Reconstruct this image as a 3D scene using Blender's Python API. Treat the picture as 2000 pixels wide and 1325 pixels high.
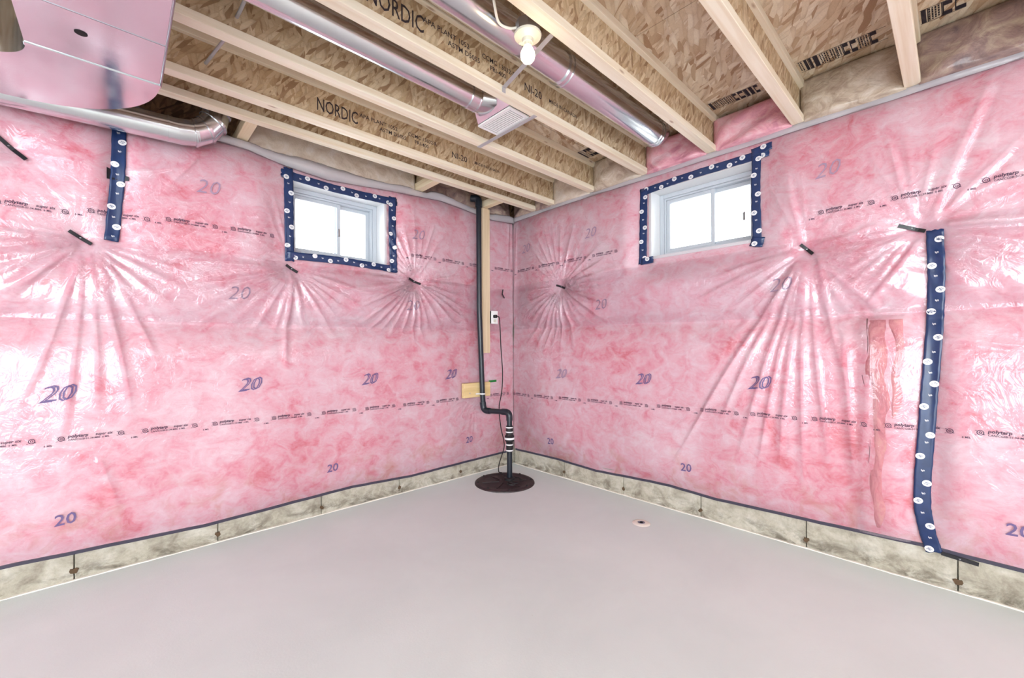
import bpy, math, random
import numpy as np
from mathutils import Matrix, Vector

for o in list(bpy.data.objects):
    bpy.data.objects.remove(o)
scene = bpy.context.scene
COL = scene.collection
random.seed(7)
PI = math.pi

# ------------------------------------------------------------------ camera
cam_data = bpy.data.cameras.new('camera')
cam_data.sensor_width = 36.0
cam_data.lens = 815.98 / 2000 * 36.0
cam_data.shift_y = 0.00758
cam_data.clip_start = 0.02
cam = bpy.data.objects.new('camera', cam_data)
COL.objects.link(cam)
cam.matrix_world = (Matrix.Translation((-2.867, -3.025, 1.1673))
                    @ Matrix.Rotation(math.radians(46.7313 - 90), 4, 'Z')
                    @ Matrix.Rotation(math.radians(90), 4, 'X')
                    @ Matrix.Rotation(-0.0035, 4, 'Z'))
scene.camera = cam

# ------------------------------------------------------------------ world, exposure
w = bpy.data.worlds.new('overcast_sky')
scene.world = w
w.use_nodes = True
wbg = w.node_tree.nodes['Background']
wbg.inputs[0].default_value = (0.88, 0.95, 1.0, 1)
wbg.inputs[1].default_value = 8.0
scene.view_settings.view_transform = 'Standard'
scene.view_settings.look = 'None'
scene.view_settings.exposure = 0.65
scene.view_settings.gamma = 1.0
scene.view_settings.use_curve_mapping = False
scene.cycles.use_denoising = True
scene.cycles.max_bounces = 7
scene.cycles.diffuse_bounces = 5
scene.cycles.glossy_bounces = 3
scene.cycles.transparent_max_bounces = 10
scene.cycles.sample_clamp_indirect = 6.0
BULB_POWER = 9.0
# daylight enters by two high windows and two unseen doorways added for light
REAR = 7.4                                         # distance of the rear walls from the corner
DOOR_X = (-7.0, -3.7); DOOR_Y = (-7.0, -3.7); DOOR_Z = (0.0, 2.35)
def portal(name, loc, rot, sx, sy):
    d = bpy.data.lights.new(name, 'AREA'); d.shape = 'RECTANGLE'; d.size = sx; d.size_y = sy
    d.cycles.is_portal = True
    o = bpy.data.objects.new(name, d); COL.objects.link(o); o.location = loc; o.rotation_euler = rot
    return o
portal('daylight_window', (-1.70, .19, 2.04), (math.radians(-90), 0, 0), .60, .43)
portal('daylight_window', (.19, -1.825, 2.07), (math.radians(-90), 0, math.radians(-90)), .62, .43)
portal('added_doorway_daylight', ((DOOR_X[0] + DOOR_X[1]) / 2, -REAR - .05, 1.175), (math.radians(90), 0, 0), 3.3, 2.35)
portal('added_doorway_daylight', (-REAR - .05, (DOOR_Y[0] + DOOR_Y[1]) / 2, 1.175), (math.radians(90), 0, math.radians(-90)), 3.3, 2.35)

# ------------------------------------------------------------------ mesh helpers
class MB:
    """collects vertices and faces of one part"""
    def __init__(s):
        s.v = []; s.f = []
    def add(s, vs, fs):
        n = len(s.v)
        s.v += [tuple(p) for p in vs]
        s.f += [tuple(i + n for i in f) for f in fs]
        return s
    def box(s, x0, x1, y0, y1, z0, z1, c=0.0):
        x0, x1 = min(x0, x1), max(x0, x1); y0, y1 = min(y0, y1), max(y0, y1); z0, z1 = min(z0, z1), max(z0, z1)
        if c <= 0:
            vs = [(x, y, z) for z in (z0, z1) for y in (y0, y1) for x in (x0, x1)]
            return s.add(vs, [(0, 2, 3, 1), (4, 5, 7, 6), (0, 1, 5, 4), (2, 6, 7, 3), (0, 4, 6, 2), (1, 3, 7, 5)])
        # chamfered box: 24 vertices
        vs = []; idx = {}
        for iz, z in enumerate((z0, z1)):
            for iy, y in enumerate((y0, y1)):
                for ix, x in enumerate((x0, x1)):
                    sx, sy, sz = (1, -1)[ix], (1, -1)[iy], (1, -1)[iz]
                    for a in range(3):
                        p = [x + sx * c, y + sy * c, z + sz * c]
                        p[a] = (x, y, z)[a]
                        idx[ix, iy, iz, a] = len(vs); vs.append(p)
        fs = []
        for a in range(3):
            b, d = (a + 1) % 3, (a + 2) % 3
            for side in (0, 1):
                q = []
                for (ib, id_) in ((0, 0), (1, 0), (1, 1), (0, 1)):
                    k = [0, 0, 0]; k[a] = side; k[b] = ib; k[d] = id_
                    q.append(idx[k[0], k[1], k[2], a])
                fs.append(q if side else q[::-1])
        for a in range(3):
            b, d = (a + 1) % 3, (a + 2) % 3
            for ib in (0, 1):
                for id_ in (0, 1):
                    k0 = [0, 0, 0]; k0[b] = ib; k0[d] = id_; k1 = list(k0); k1[a] = 1
                    fs.append([idx[(*k0, b)], idx[(*k1, b)], idx[(*k1, d)], idx[(*k0, d)]])
        for ix in (0, 1):
            for iy in (0, 1):
                for iz in (0, 1):
                    fs.append([idx[ix, iy, iz, 0], idx[ix, iy, iz, 1], idx[ix, iy, iz, 2]])
        return s.add(vs, fs)
    def tube(s, pts, r, n=14, cap=True, radii=None):
        pts = [Vector(p) for p in pts]
        m = len(pts); vs = []; fs = []
        t0 = (pts[1] - pts[0]).normalized()
        up = Vector((0, 0, 1)) if abs(t0.z) < .9 else Vector((1, 0, 0))
        nrm = (up - t0 * up.dot(t0)).normalized()
        for i in range(m):
            if i == 0: t = (pts[1] - pts[0])
            elif i == m - 1: t = (pts[-1] - pts[-2])
            else: t = (pts[i + 1] - pts[i]).normalized() + (pts[i] - pts[i - 1]).normalized()
            t.normalize()
            nrm = (nrm - t * nrm.dot(t)).normalized()
            bi = t.cross(nrm)
            rr = radii[i] if radii else r
            for k in range(n):
                a = 2 * PI * k / n
                vs.append(pts[i] + (nrm * math.cos(a) + bi * math.sin(a)) * rr)
        for i in range(m - 1):
            for k in range(n):
                fs.append((i * n + k, i * n + (k + 1) % n, (i + 1) * n + (k + 1) % n, (i + 1) * n + k))
        if cap:
            fs.append(tuple(range(n))[::-1]); fs.append(tuple((m - 1) * n + k for k in range(n)))
        return s.add(vs, fs)
    def lathe(s, prof, n=28, o=(0, 0, 0)):
        """profile of (r, z) turned round the vertical through o"""
        vs = []; fs = []
        for r, z in prof:
            for k in range(n):
                a = 2 * PI * k / n
                vs.append((o[0] + r * math.cos(a), o[1] + r * math.sin(a), o[2] + z))
        for i in range(len(prof) - 1):
            for k in range(n):
                fs.append((i * n + k, i * n + (k + 1) % n, (i + 1) * n + (k + 1) % n, (i + 1) * n + k))
        if prof[0][0] > 1e-6: fs.append(tuple(range(n))[::-1])
        if prof[-1][0] > 1e-6: fs.append(tuple((len(prof) - 1) * n + k for k in range(n)))
        return s.add(vs, fs)
    def loft(s, rings, cap=True):
        n = len(rings[0]); vs = [p for r in rings for p in r]; fs = []
        for i in range(len(rings) - 1):
            for k in range(n):
                fs.append((i * n + k, i * n + (k + 1) % n, (i + 1) * n + (k + 1) % n, (i + 1) * n + k))
        if cap:
            fs.append(tuple(range(n))[::-1]); fs.append(tuple((len(rings) - 1) * n + k for k in range(n)))
        return s.add(vs, fs)
    def build(s, name, mat, parent=None, smooth=False, fixn=True):
        me = bpy.data.meshes.new(name)
        me.from_pydata([tuple(p) for p in s.v], [], s.f)
        if fixn:
            import bmesh
            bm = bmesh.new(); bm.from_mesh(me)
            bmesh.ops.recalc_face_normals(bm, faces=bm.faces[:])
            bm.to_mesh(me); bm.free()
        return link(name, me, mat, parent, smooth)

def link(name, me, mat, parent=None, smooth=False):
    me.materials.append(mat)
    if smooth:
        me.polygons.foreach_set('use_smooth', [True] * len(me.polygons))
        if smooth == 'auto':
            me.set_sharp_from_angle(angle=math.radians(38))
    me.update()
    o = bpy.data.objects.new(name, me)
    COL.objects.link(o)
    if parent is not None:
        o.parent = parent
        o.matrix_parent_inverse = parent.matrix_world.inverted()
    return o

def thing(name, label, cat, loc=(0, 0, 0), group=None):
    o = bpy.data.objects.new(name, None)
    o.empty_display_size = .05
    COL.objects.link(o)
    o.location = loc
    o.matrix_world = Matrix.Translation(loc)
    return tag(o, label, cat, group)

def tag(o, label, cat, group=None):
    o['label'] = label; o['category'] = cat
    if group: o['group'] = group
    return o

def struct(o):
    o['kind'] = 'structure'
    return o

def arc_path(pts, rad, seg=6):
    """polyline with rounded corners"""
    pts = [Vector(p) for p in pts]; out = [pts[0]]
    for i in range(1, len(pts) - 1):
        a, b, c = pts[i - 1], pts[i], pts[i + 1]
        d0 = (a - b).normalized(); d1 = (c - b).normalized()
        p0 = b + d0 * rad; p1 = b + d1 * rad
        for k in range(seg + 1):
            t = k / seg
            out.append(p0 * (1 - t) ** 2 + b * 2 * t * (1 - t) + p1 * t * t)
    out.append(pts[-1]); return out

def spline(pts, sub=8):
    pts = [Vector(p) for p in pts]; out = []
    P = [pts[0] * 2 - pts[1]] + pts + [pts[-1] * 2 - pts[-2]]
    for i in range(1, len(P) - 2):
        for k in range(sub):
            t = k / sub
            out.append(.5 * ((2 * P[i]) + (-P[i - 1] + P[i + 1]) * t + (2 * P[i - 1] - 5 * P[i] + 4 * P[i + 1] - P[i + 2]) * t * t
                             + (-P[i - 1] + 3 * P[i] - 3 * P[i + 1] + P[i + 2]) * t ** 3))
    out.append(pts[-1]); return out

# ------------------------------------------------------------------ materials
def srgb(r, g, b):
    f = lambda c: (c / 255 / 12.92) if c / 255 <= .04045 else ((c / 255 + .055) / 1.055) ** 2.4
    return (f(r), f(g), f(b), 1)

class NT:
    def __init__(s, name):
        s.m = bpy.data.materials.new(name); s.m.use_nodes = True
        s.t = s.m.node_tree; s.n = s.t.nodes; s.l = s.t.links
        s.b = s.n['Principled BSDF']; s.out = s.n['Material Output']
    def node(s, typ, **kw):
        nd = s.n.new('ShaderNode' + typ)
        for k, v in kw.items(): setattr(nd, k, v)
        return nd
    def lk(s, a, b): s.l.new(a, b)
    def pos(s, scale=(1, 1, 1), rot=(0, 0, 0), loc=(0, 0, 0)):
        g = s.node('NewGeometry'); mp = s.node('Mapping')
        mp.inputs['Scale'].default_value = scale; mp.inputs['Rotation'].default_value = rot; mp.inputs['Location'].default_value = loc
        s.lk(g.outputs['Position'], mp.inputs['Vector']); return mp.outputs[0]
    def noise(s, vec, scale, detail=4, rough=.55, dist=0.0):
        t = s.node('TexNoise'); t.inputs['Scale'].default_value = scale; t.inputs['Detail'].default_value = detail
        t.inputs['Roughness'].default_value = rough; t.inputs['Distortion'].default_value = dist
        if vec: s.lk(vec, t.inputs['Vector'])
        return t.outputs[0]
    def ramp(s, fac, stops):
        r = s.node('ValToRGB'); e = r.color_ramp.elements
        while len(e) < len(stops): e.new(.5)
        for i, (p, c) in enumerate(stops):
            e[i].position = p; e[i].color = c if len(c) == 4 else (*c, 1)
        s.lk(fac, r.inputs[0]); return r.outputs[0]
    def mix(s, fac, a, b, mode='MIX'):
        m = s.node('Mix'); m.data_type = 'RGBA'; m.blend_type = mode
        for val, i in ((fac, 0), (a, 6), (b, 7)):
            if hasattr(val, 'links'): s.lk(val, m.inputs[i])
            else: m.inputs[i].default_value = val
        return m.outputs[2]
    def math(s, op, a, b=0.5, clamp=False):
        m = s.node('Math'); m.operation = op; m.use_clamp = clamp
        for val, i in ((a, 0), (b, 1)):
            if hasattr(val, 'links'): s.lk(val, m.inputs[i])
            else: m.inputs[i].default_value = val
        return m.outputs[0]
    def sep(s, vec):
        x = s.node('SeparateXYZ'); s.lk(vec, x.inputs[0]); return x.outputs
    def maprange(s, v, a, b, c=0, d=1):
        m = s.node('MapRange'); m.inputs[1].default_value = a; m.inputs[2].default_value = b
        m.inputs[3].default_value = c; m.inputs[4].default_value = d
        s.lk(v, m.inputs[0]); return m.outputs[0]
    def bump(s, h, strength=.3, dist=.01):
        b = s.node('Bump'); b.inputs['Strength'].default_value = strength; b.inputs['Distance'].default_value = dist
        s.lk(h, b.inputs['Height']); return b.outputs[0]
    def set(s, **kw):
        for k, v in kw.items():
            k = k.replace('_', ' ')
            if hasattr(v, 'links'): s.lk(v, s.b.inputs[k])
            else: s.b.inputs[k].default_value = v
        return s

def plain(name, col, rough=.5, metal=0.0, spec=.5, var=.0, vscale=20):
    t = NT(name)
    if var:
        nz = t.noise(t.pos(), vscale, 3)
        a = tuple(c * (1 - var) for c in col[:3]) + (1,); b = tuple(min(1, c * (1 + var)) for c in col[:3]) + (1,)
        t.set(Base_Color=t.ramp(nz, [(.3, a), (.7, b)]))
    else:
        t.set(Base_Color=col)
    t.set(Roughness=rough, Metallic=metal, Specular_IOR_Level=spec)
    return t.m

def mat_osb(name, plane, lo, mid, hi, rot=.35, seed=0.0, fs=1.0, flakes=((11, 54, 9), (10, 60, 9), (14, 66, 9))):
    """flakes of oriented strand board; plane tells which two axes carry the sheet"""
    t = NT(name)
    g = t.node('NewGeometry'); sx = t.sep(g.outputs['Position'])
    cb = t.node('CombineXYZ')
    a, b = {'xz': (0, 2), 'xy': (0, 1)}[plane]
    t.lk(sx[a], cb.inputs[0]); t.lk(sx[b], cb.inputs[1]); t.lk(sx[{'xz': 1, 'xy': 2}[plane]], cb.inputs[2])
    cols = None
    for i, (r, sc) in enumerate(((rot, flakes[0]), (rot + .45, flakes[1]), (rot - .4, flakes[2]))):
        mp = t.node('Mapping'); mp.vector_type = 'TEXTURE'
        mp.inputs['Rotation'].default_value = (0, 0, r)
        mp.inputs['Location'].default_value = (seed + i * 3.7, i * 1.3, 0)
        mp.inputs['Scale'].default_value = tuple(1 / (q * fs) for q in sc)
        nz = t.noise(cb.outputs[0], 9, 2); 
        wob = t.node('VectorMath'); wob.operation = 'ADD'
        sc2 = t.node('VectorMath'); sc2.operation = 'SCALE'; sc2.inputs['Scale'].default_value = .03
        cc = t.node('CombineXYZ'); t.lk(nz, cc.inputs[0]); t.lk(nz, cc.inputs[1])
        t.lk(cc.outputs[0], sc2.inputs[0]); t.lk(cb.outputs[0], wob.inputs[0]); t.lk(sc2.outputs[0], wob.inputs[1])
        t.lk(wob.outputs[0], mp.inputs['Vector'])
        vo = t.node('TexVoronoi'); vo.inputs['Scale'].default_value = 1.0; vo.inputs['Randomness'].default_value = 1.0
        t.lk(mp.outputs[0], vo.inputs['Vector'])
        rs = t.sep(vo.outputs['Color'])
        c = t.ramp(rs[0], [(.02, lo), (.25, mid), (.6, hi), (.97, mid)])
        c = t.mix(t.maprange(vo.outputs['Distance'], .45, .8, 0, .45), c, lo)
        if cols is None: cols = c
        else: cols = t.mix(t.maprange(rs[1], .5, .56), cols, c)
        hgt = vo.outputs['Distance']
    fine = t.noise(t.pos((30, 30, 120) if plane == 'xz' else (60, 160, 60)), 1.6, 3)
    cols = t.mix(.25, cols, t.ramp(fine, [(.3, (.55, .55, .55, 1)), (.7, (1, 1, 1, 1))]), 'MULTIPLY')
    t.set(Base_Color=cols, Roughness=.7, Specular_IOR_Level=.25, Normal=t.bump(fine, .15, .004))
    return t.m

M = {}
M['osb_web'] = mat_osb('osb_web', 'xz', srgb(160, 128, 98), srgb(200, 172, 136), srgb(226, 206, 174), 1.3)
M['osb_floor'] = mat_osb('osb_floor', 'xy', srgb(172, 138, 108), srgb(214, 190, 160), srgb(236, 222, 200), .75, 4.0, .62)

def mat_lumber(name, lo, hi, axis='x', knots=True):
    t = NT(name)
    sc = {'x': (1.2, 34, 34), 'z': (34, 34, 1.2), 'y': (34, 1.2, 34)}[axis]
    n1 = t.noise(t.pos(sc), 1.0, 4, .6, .6)
    c = t.ramp(n1, [(.3, lo), (.62, hi)])
    if knots:
        vo = t.node('TexVoronoi'); vo.inputs['Scale'].default_value = 1
        t.lk(t.pos({'x': (3.4, 11, 11), 'z': (11, 11, 3.4), 'y': (11, 3.4, 11)}[axis]), vo.inputs['Vector'])
        k = t.ramp(vo.outputs['Distance'], [(.035, (1, 1, 1, 1)), (.10, (0, 0, 0, 1))])
        c = t.mix(t.math('MULTIPLY', k, .6), c, srgb(150, 100, 66))
    t.set(Base_Color=c, Roughness=.65, Specular_IOR_Level=.3, Normal=t.bump(n1, .12, .003))
    return t.m
M['flange'] = mat_lumber('spruce_flange', srgb(230, 212, 184), srgb(243, 232, 212))
M['lumber_y'] = mat_lumber('spruce_blocking', srgb(222, 198, 160), srgb(240, 224, 194), 'y', False)
M['lumber_z'] = mat_lumber('spruce_stud', srgb(206, 182, 148), srgb(226, 206, 176), 'z', False)
M['plywood'] = mat_lumber('plywood', srgb(206, 176, 120), srgb(226, 200, 150), 'x', False)

def mat_pink(name, stain=True):
    t = NT(name)
    p = t.pos()
    big = t.noise(p, 2.2, 4, .6, .8)
    mid = t.noise(t.pos((1, 1, 1.25)), 9, 7, .66, .7)
    fib = t.noise(t.pos((1, 1, 1.6)), 36, 4, .7, .9)
    v = t.math('ADD', t.math('MULTIPLY', mid, .62), t.math('MULTIPLY', fib, .18))
    v = t.math('ADD', v, t.math('MULTIPLY', big, .28))
    v = t.math('SUBTRACT', v, t.math('MULTIPLY', t.maprange(t.noise(p, 1.3, 3, .5, .3), .5, .68), .07))
    c = t.ramp(v, [(.30, srgb(214, 84, 98)), (.38, srgb(227, 122, 138)), (.46, srgb(234, 164, 179)), (.54, srgb(236, 190, 201)), (.64, srgb(239, 212, 219)), (.78, srgb(243, 228, 226))])
    if stain:
        z = t.sep(p)[2]
        band = t.math('MULTIPLY', t.maprange(z, .5, .18), t.maprange(t.noise(p, 5.5, 5, .65, .8), .5, .72))
        c = t.mix(t.math('MULTIPLY', band, .8, True), c, srgb(206, 118, 72))
    t.set(Base_Color=c, Roughness=.9, Specular_IOR_Level=.1, Normal=t.bump(t.math('ADD', mid, t.math('MULTIPLY', fib, .4)), .55, .02))
    t.set(Sheen_Weight=.25)
    return t.m
M['pink'] = mat_pink('pink_fibreglass')

def mat_deep(name):
    t = NT(name)
    n = t.noise(t.pos((1, 1, .5)), 18, 6, .7, .9)
    t.set(Base_Color=t.ramp(n, [(.3, srgb(176, 84, 98)), (.45, srgb(214, 122, 132)), (.6, srgb(228, 154, 154)), (.75, srgb(228, 178, 154))]),
          Roughness=.95, Specular_IOR_Level=.1, Normal=t.bump(n, .7, .02))
    return t.m
M['pink_deep'] = mat_deep('dense_pink_batt_edge')
def mat_film(name, haze, tint, rough=.065,  fres=1.5, crinkle=.26):
    """clear polyethylene: see-through, faintly milky, with a gloss"""
    t = NT(name); t.n.remove(t.b)
    p = t.pos()
    n = t.noise(t.pos((1, 1, .7)), 16, 3, .6, 1.2)
    bp = t.bump(n, crinkle, .02)
    tr = t.node('BsdfTransparent'); tr.inputs[0].default_value = (.998, .994, .996, 1)
    df = t.node('BsdfDiffuse'); df.inputs[0].default_value = tint
    gl = t.node('BsdfGlossy'); gl.inputs['Roughness'].default_value = rough; gl.inputs[0].default_value = (1, 1, 1, 1)
    t.lk(bp, gl.inputs['Normal'])
    fr = t.node('Fresnel'); fr.inputs[0].default_value = fres; t.lk(bp, fr.inputs['Normal'])
    m1 = t.node('MixShader'); m1.inputs[0].default_value = haze
    t.lk(tr.outputs[0], m1.inputs[1]); t.lk(df.outputs[0], m1.inputs[2])
    m2 = t.node('MixShader'); t.lk(fr.outputs[0], m2.inputs[0]); t.lk(m1.outputs[0], m2.inputs[1]); t.lk(gl.outputs[0], m2.inputs[2])
    t.lk(m2.outputs[0], t.out.inputs[0])
    return t.m
M['film'] = mat_film('clear_polyethylene', .14, srgb(238, 216, 226))
M['flap'] = mat_film('clear_polyethylene_flap', .05, srgb(222, 200, 220))

def mat_bag(name, lo, mid, hi):
    t = NT(name)
    n = t.noise(t.pos((1, 1, 1.3)), 7, 5, .6, 1.4)
    t.set(Base_Color=t.ramp(n, [(.3, lo), (.5, mid), (.7, hi)]), Roughness=.55, Specular_IOR_Level=.3,
          Coat_Weight=.5, Coat_Roughness=.15, Normal=t.bump(t.noise(t.pos(), 13, 5, .6, 1.3), .45, .02))
    return t.m
M['bag_beige'] = mat_bag('bagged_beige_batt', srgb(150, 128, 112), srgb(190, 172, 154), srgb(212, 200, 188))
M['bag_pink'] = mat_bag('bagged_pink_batt', srgb(190, 118, 140), srgb(220, 156, 168), srgb(226, 186, 196))
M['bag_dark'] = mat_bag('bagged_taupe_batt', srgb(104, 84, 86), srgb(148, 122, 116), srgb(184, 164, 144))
M['bag_rim'] = mat_bag('poly_over_rim_board', srgb(186, 166, 148), srgb(206, 190, 174), srgb(216, 206, 198))

def mat_concrete(name):
    t = NT(name)
    p = t.pos(); z = t.sep(p)[2]
    n = t.noise(p, 9, 6, .65, .5); f = t.noise(p, 70, 4, .7)
    c = t.ramp(n, [(.3, srgb(146, 138, 124)), (.5, srgb(184, 178, 162)), (.7, srgb(206, 202, 190))])
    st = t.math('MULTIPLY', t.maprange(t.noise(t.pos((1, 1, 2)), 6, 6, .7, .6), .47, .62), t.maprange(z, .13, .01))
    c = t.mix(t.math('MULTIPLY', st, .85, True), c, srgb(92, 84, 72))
    c = t.mix(.3, c, t.ramp(f, [(.3, (.6, .6, .6, 1)), (.6, (1, 1, 1, 1))]), 'MULTIPLY')
    t.set(Base_Color=c, Roughness=.85, Specular_IOR_Level=.2, Normal=t.bump(t.math('ADD', f, n), .5, .006))
    return t.m
M['concrete'] = mat_concrete('foundation_concrete')

def mat_floor(name):
    t = NT(name)
    p = t.pos()
    n = t.noise(p, 1.4, 5, .6, .4); f = t.noise(p, 120, 3, .6); sp = t.noise(p, 26, 5, .7)
    c = t.ramp(n, [(.3, srgb(218, 229, 230)), (.7, srgb(228, 238, 239))])
    c = t.mix(t.maprange(sp, .70, .78, 0, .35), c, srgb(170, 156, 140))
    t.set(Base_Color=c, Roughness=t.maprange(n, .3, .7, .38, .52), Specular_IOR_Level=.4, Normal=t.bump(t.math('ADD', f, n), .12, .004))
    return t.m
M['floor'] = mat_floor('painted_slab')

def mat_metal(name, col, rough, wav=.06):
    t = NT(name)
    n = t.noise(t.pos(), 5, 3); s2 = t.noise(t.pos((2, 6, 6)), 2, 2)
    t.set(Base_Color=t.ramp(n, [(.3, tuple(c * .92 for c in col[:3]) + (1,)), (.7, col)]), Metallic=1.0,
          Roughness=t.maprange(s2, .3, .7, rough * .8, rough * 1.25), Normal=t.bump(n, wav, .02))
    return t.m
M['galv'] = mat_metal('galvanised_round_duct', srgb(226, 228, 232), .2)
M['trunk'] = mat_metal('galvanised_trunk_duct', srgb(218, 220, 224), .16, .05)
M['steel'] = mat_metal('dull_steel', srgb(176, 176, 182), .35)
M['white_vinyl'] = plain('white_vinyl', srgb(188, 193, 200), .4)
M['white_jamb'] = plain('white_jamb', srgb(222, 222, 224), .5)
M['white_porcelain'] = plain('white_porcelain', srgb(206, 204, 190), .3)
M['white_enamel'] = plain('white_enamel', srgb(238, 236, 236), .35)
M['white_cable'] = plain('white_cable', srgb(236, 230, 218), .45)
M['grey_cable'] = plain('grey_cable', srgb(178, 174, 176), .4)
M['abs'] = plain('black_abs_pipe', srgb(26, 32, 42), .32)
M['black_rubber'] = plain('black_rubber', srgb(24, 20, 24), .6)
M['black_strip'] = plain('black_plastic_strip', srgb(22, 20, 26), .4)
M['batten'] = plain('dark_sealant_strip', srgb(62, 58, 74), .45)
M['lid'] = plain('black_pit_lid', srgb(44, 32, 34), .5, var=.5, vscale=24)
M['gap'] = plain('red_gap_shade', srgb(110, 44, 58), .9)
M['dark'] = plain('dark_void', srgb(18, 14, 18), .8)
M['rust'] = plain('tie_rust', srgb(92, 72, 52), .9)
M['tape'] = plain('blue_sheathing_tape', srgb(30, 50, 92), .28, var=.15, vscale=30)
M['tape_logo'] = plain('tape_white_print', srgb(226, 224, 226), .4)
M['tape_ink'] = plain('tape_grey_print', srgb(120, 128, 150), .4)
M['ink'] = plain('black_print', srgb(70, 48, 72), .6)
M['ink_purple'] = plain('purple_print', srgb(106, 88, 132), .6)
M['ink_faint'] = plain('faded_print', srgb(158, 132, 156), .6)
M['ink_joist'] = plain('joist_print', srgb(52, 40, 46), .7)
M['stamp'] = plain('black_stamp', srgb(40, 32, 42), .7)
M['green'] = plain('green_tape', srgb(20, 120, 50), .4)
M['chip'] = plain('white_sealant', srgb(232, 226, 218), .6)
M['rim_wood'] = mat_osb('osb_rim', 'xz', srgb(96, 70, 56), srgb(140, 108, 84), srgb(166, 132, 100), 1.2)

def mat_glass():
    t = NT('window_glass'); t.n.remove(t.b)
    tr = t.node('BsdfTransparent'); gl = t.node('BsdfGlossy'); gl.inputs['Roughness'].default_value = .02
    fr = t.node('Fresnel'); fr.inputs[0].default_value = 1.45; m = t.node('MixShader')
    t.lk(fr.outputs[0], m.inputs[0]); t.lk(tr.outputs[0], m.inputs[1]); t.lk(gl.outputs[0], m.inputs[2]); t.lk(m.outputs[0], t.out.inputs[0])
    return t.m
M['glass'] = mat_glass()
t = NT('lit_bulb'); t.set(Base_Color=(1, 1, 1, 1), Emission_Color=srgb(255, 226, 178), Emission_Strength=BULB_POWER); M['bulb'] = t.m

# ------------------------------------------------------------------ the wall surfaces
# corner of the room at the origin; wall_left lies on y=0 (runs to -x), wall_right on x=0 (runs to -y)
CONC = .015                       # concrete face behind the nominal wall plane
U_END = 7.4
H = 2.45                          # underside of the joists
JD = .241                         # joist depth
WIN = {'L': (1.37, 2.03, 1.80, 2.285), 'R': (1.485, 2.165, 1.83, 2.31)}
BOT = {'L': ([0, .65, 1.16, 1.64, 2.5, 3.27, U_END], [.14, .132, .123, .148, .123, .154, .16]),
       'R': ([0, .55, .965, 1.59, 1.94, 2.24, 2.5, 2.72, 2.91, 3.23, U_END], [.15, .157, .14, .17, .156, .166, .172, .18, .187, .18, .18])}
TOP = {'L': ([0, .28, .857, 1.37, 1.8, 2.06, 2.29, U_END], [2.42, 2.40, 2.446, 2.41, 2.37, 2.39, 2.43, 2.44]),
       'R': ([0, .5, 1, 1.44, U_END], [2.43, 2.446, 2.447, 2.442, 2.447])}
SEAM = {'L': 1.312, 'R': 1.334}
#  pins: u, z, reach, fold count, fold strength, how much the folds favour downward
PINS = {'L': [(3.225, 2.10, .22, 22, .5, .3), (3.005, 1.722, .42, 26, 1.2, .8), (2.03, 1.69, .40, 28, 1.8, .6),
              (1.12, 1.70, .36, 32, 3.8, .1), (.137, 1.68, .2, 18, .5, .5), (.5, .72, .3, 26, .7, 1.0)],
        'R': [(.634, 1.696, .38, 30, 3.8, .2), (2.445, 1.716, .46, 28, 1.3, .7), (2.90, 1.745, .36, 22, .9, .2)]}
#  long creases: u0, z0, u1, z1, width, height
CREASE = {'L': [(3.0, 1.70, 3.34, 1.36, .016, .012), (3.0, 1.68, 3.22, .85, .016, .012), (2.99, 1.68, 3.09, .6, .014, .01),
                (2.97, 1.68, 2.96, .75, .016, .010), (2.95, 1.69, 2.82, .7, .02, .012), (2.93, 1.69, 2.70, 1.0, .016, .009),
                (2.03, 1.68, 2.10, .95, .016, .012), (2.02, 1.67, 1.95, 1.2, .012, .008), (3.06, 1.66, 3.40, 1.55, .014, .008),
                (2.84, 2.1, 2.55, 2.2, .012, .006), (2.5, 2.35, 2.7, 2.0, .016, .008), (.9, .87, 2.9, .80, .004, .003),
                (2.95, .62, 2.88, .3, .02, .006), (1.30, 1.78, 1.14, 1.71, .008, .006), (.05, 2.4, .09, 1.9, .012, .008)],
          'R': [(2.43, 1.70, 1.60, .24, .018, .016), (2.42, 1.68, 1.92, .55, .016, .014), (2.43, 1.68, 2.06, .40, .016, .015),
                (2.43, 1.68, 2.17, .30, .014, .013), (2.44, 1.68, 2.29, .35, .018, .014), (2.45, 1.68, 2.42, .30, .016, .012),
                (2.46, 1.69, 2.55, .40, .014, .009), (2.50, 1.70, 2.62, .90, .016, .008), (2.4, 1.70, 1.75, 1.45, .014, .009),
                (2.41, 1.71, 1.9, 1.62, .012, .008), (2.5, 1.74, 2.83, 1.79, .012, .008), (2.95, 1.74, 3.16, 2.44, .014, .012),
                (2.9, 1.76, 2.78, 2.25, .012, .009), (2.98, 1.74, 3.4, 1.70, .012, .010), (2.92, 1.70, 2.68, 1.30, .014, .012),
                (2.88, 1.72, 2.60, 1.62, .010, .008), (2.99, 1.2, 3.3, 1.16, .010, .008), (2.43, 1.74, 2.36, 2.1, .012, .008),
                (.05, 2.4, .02, 1.4, .010, .010), (2.98, 1.78, 3.25, 2.1, .012, .008), (2.62, 1.28, 2.66, .3, .02, .012),
                (2.72, 1.28, 2.70, .5, .016, .014)]}
_rs = np.random.RandomState(3)
WAVES = [(_rs.uniform(-9, 9), _rs.uniform(-7, 7), _rs.uniform(0, 6.3), _rs.uniform(.6, 1)) for _ in range(10)]

def smooth(x, a, b):
    t = np.clip((x - a) / (b - a), 0, 1); return t * t * (3 - 2 * t)

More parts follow.
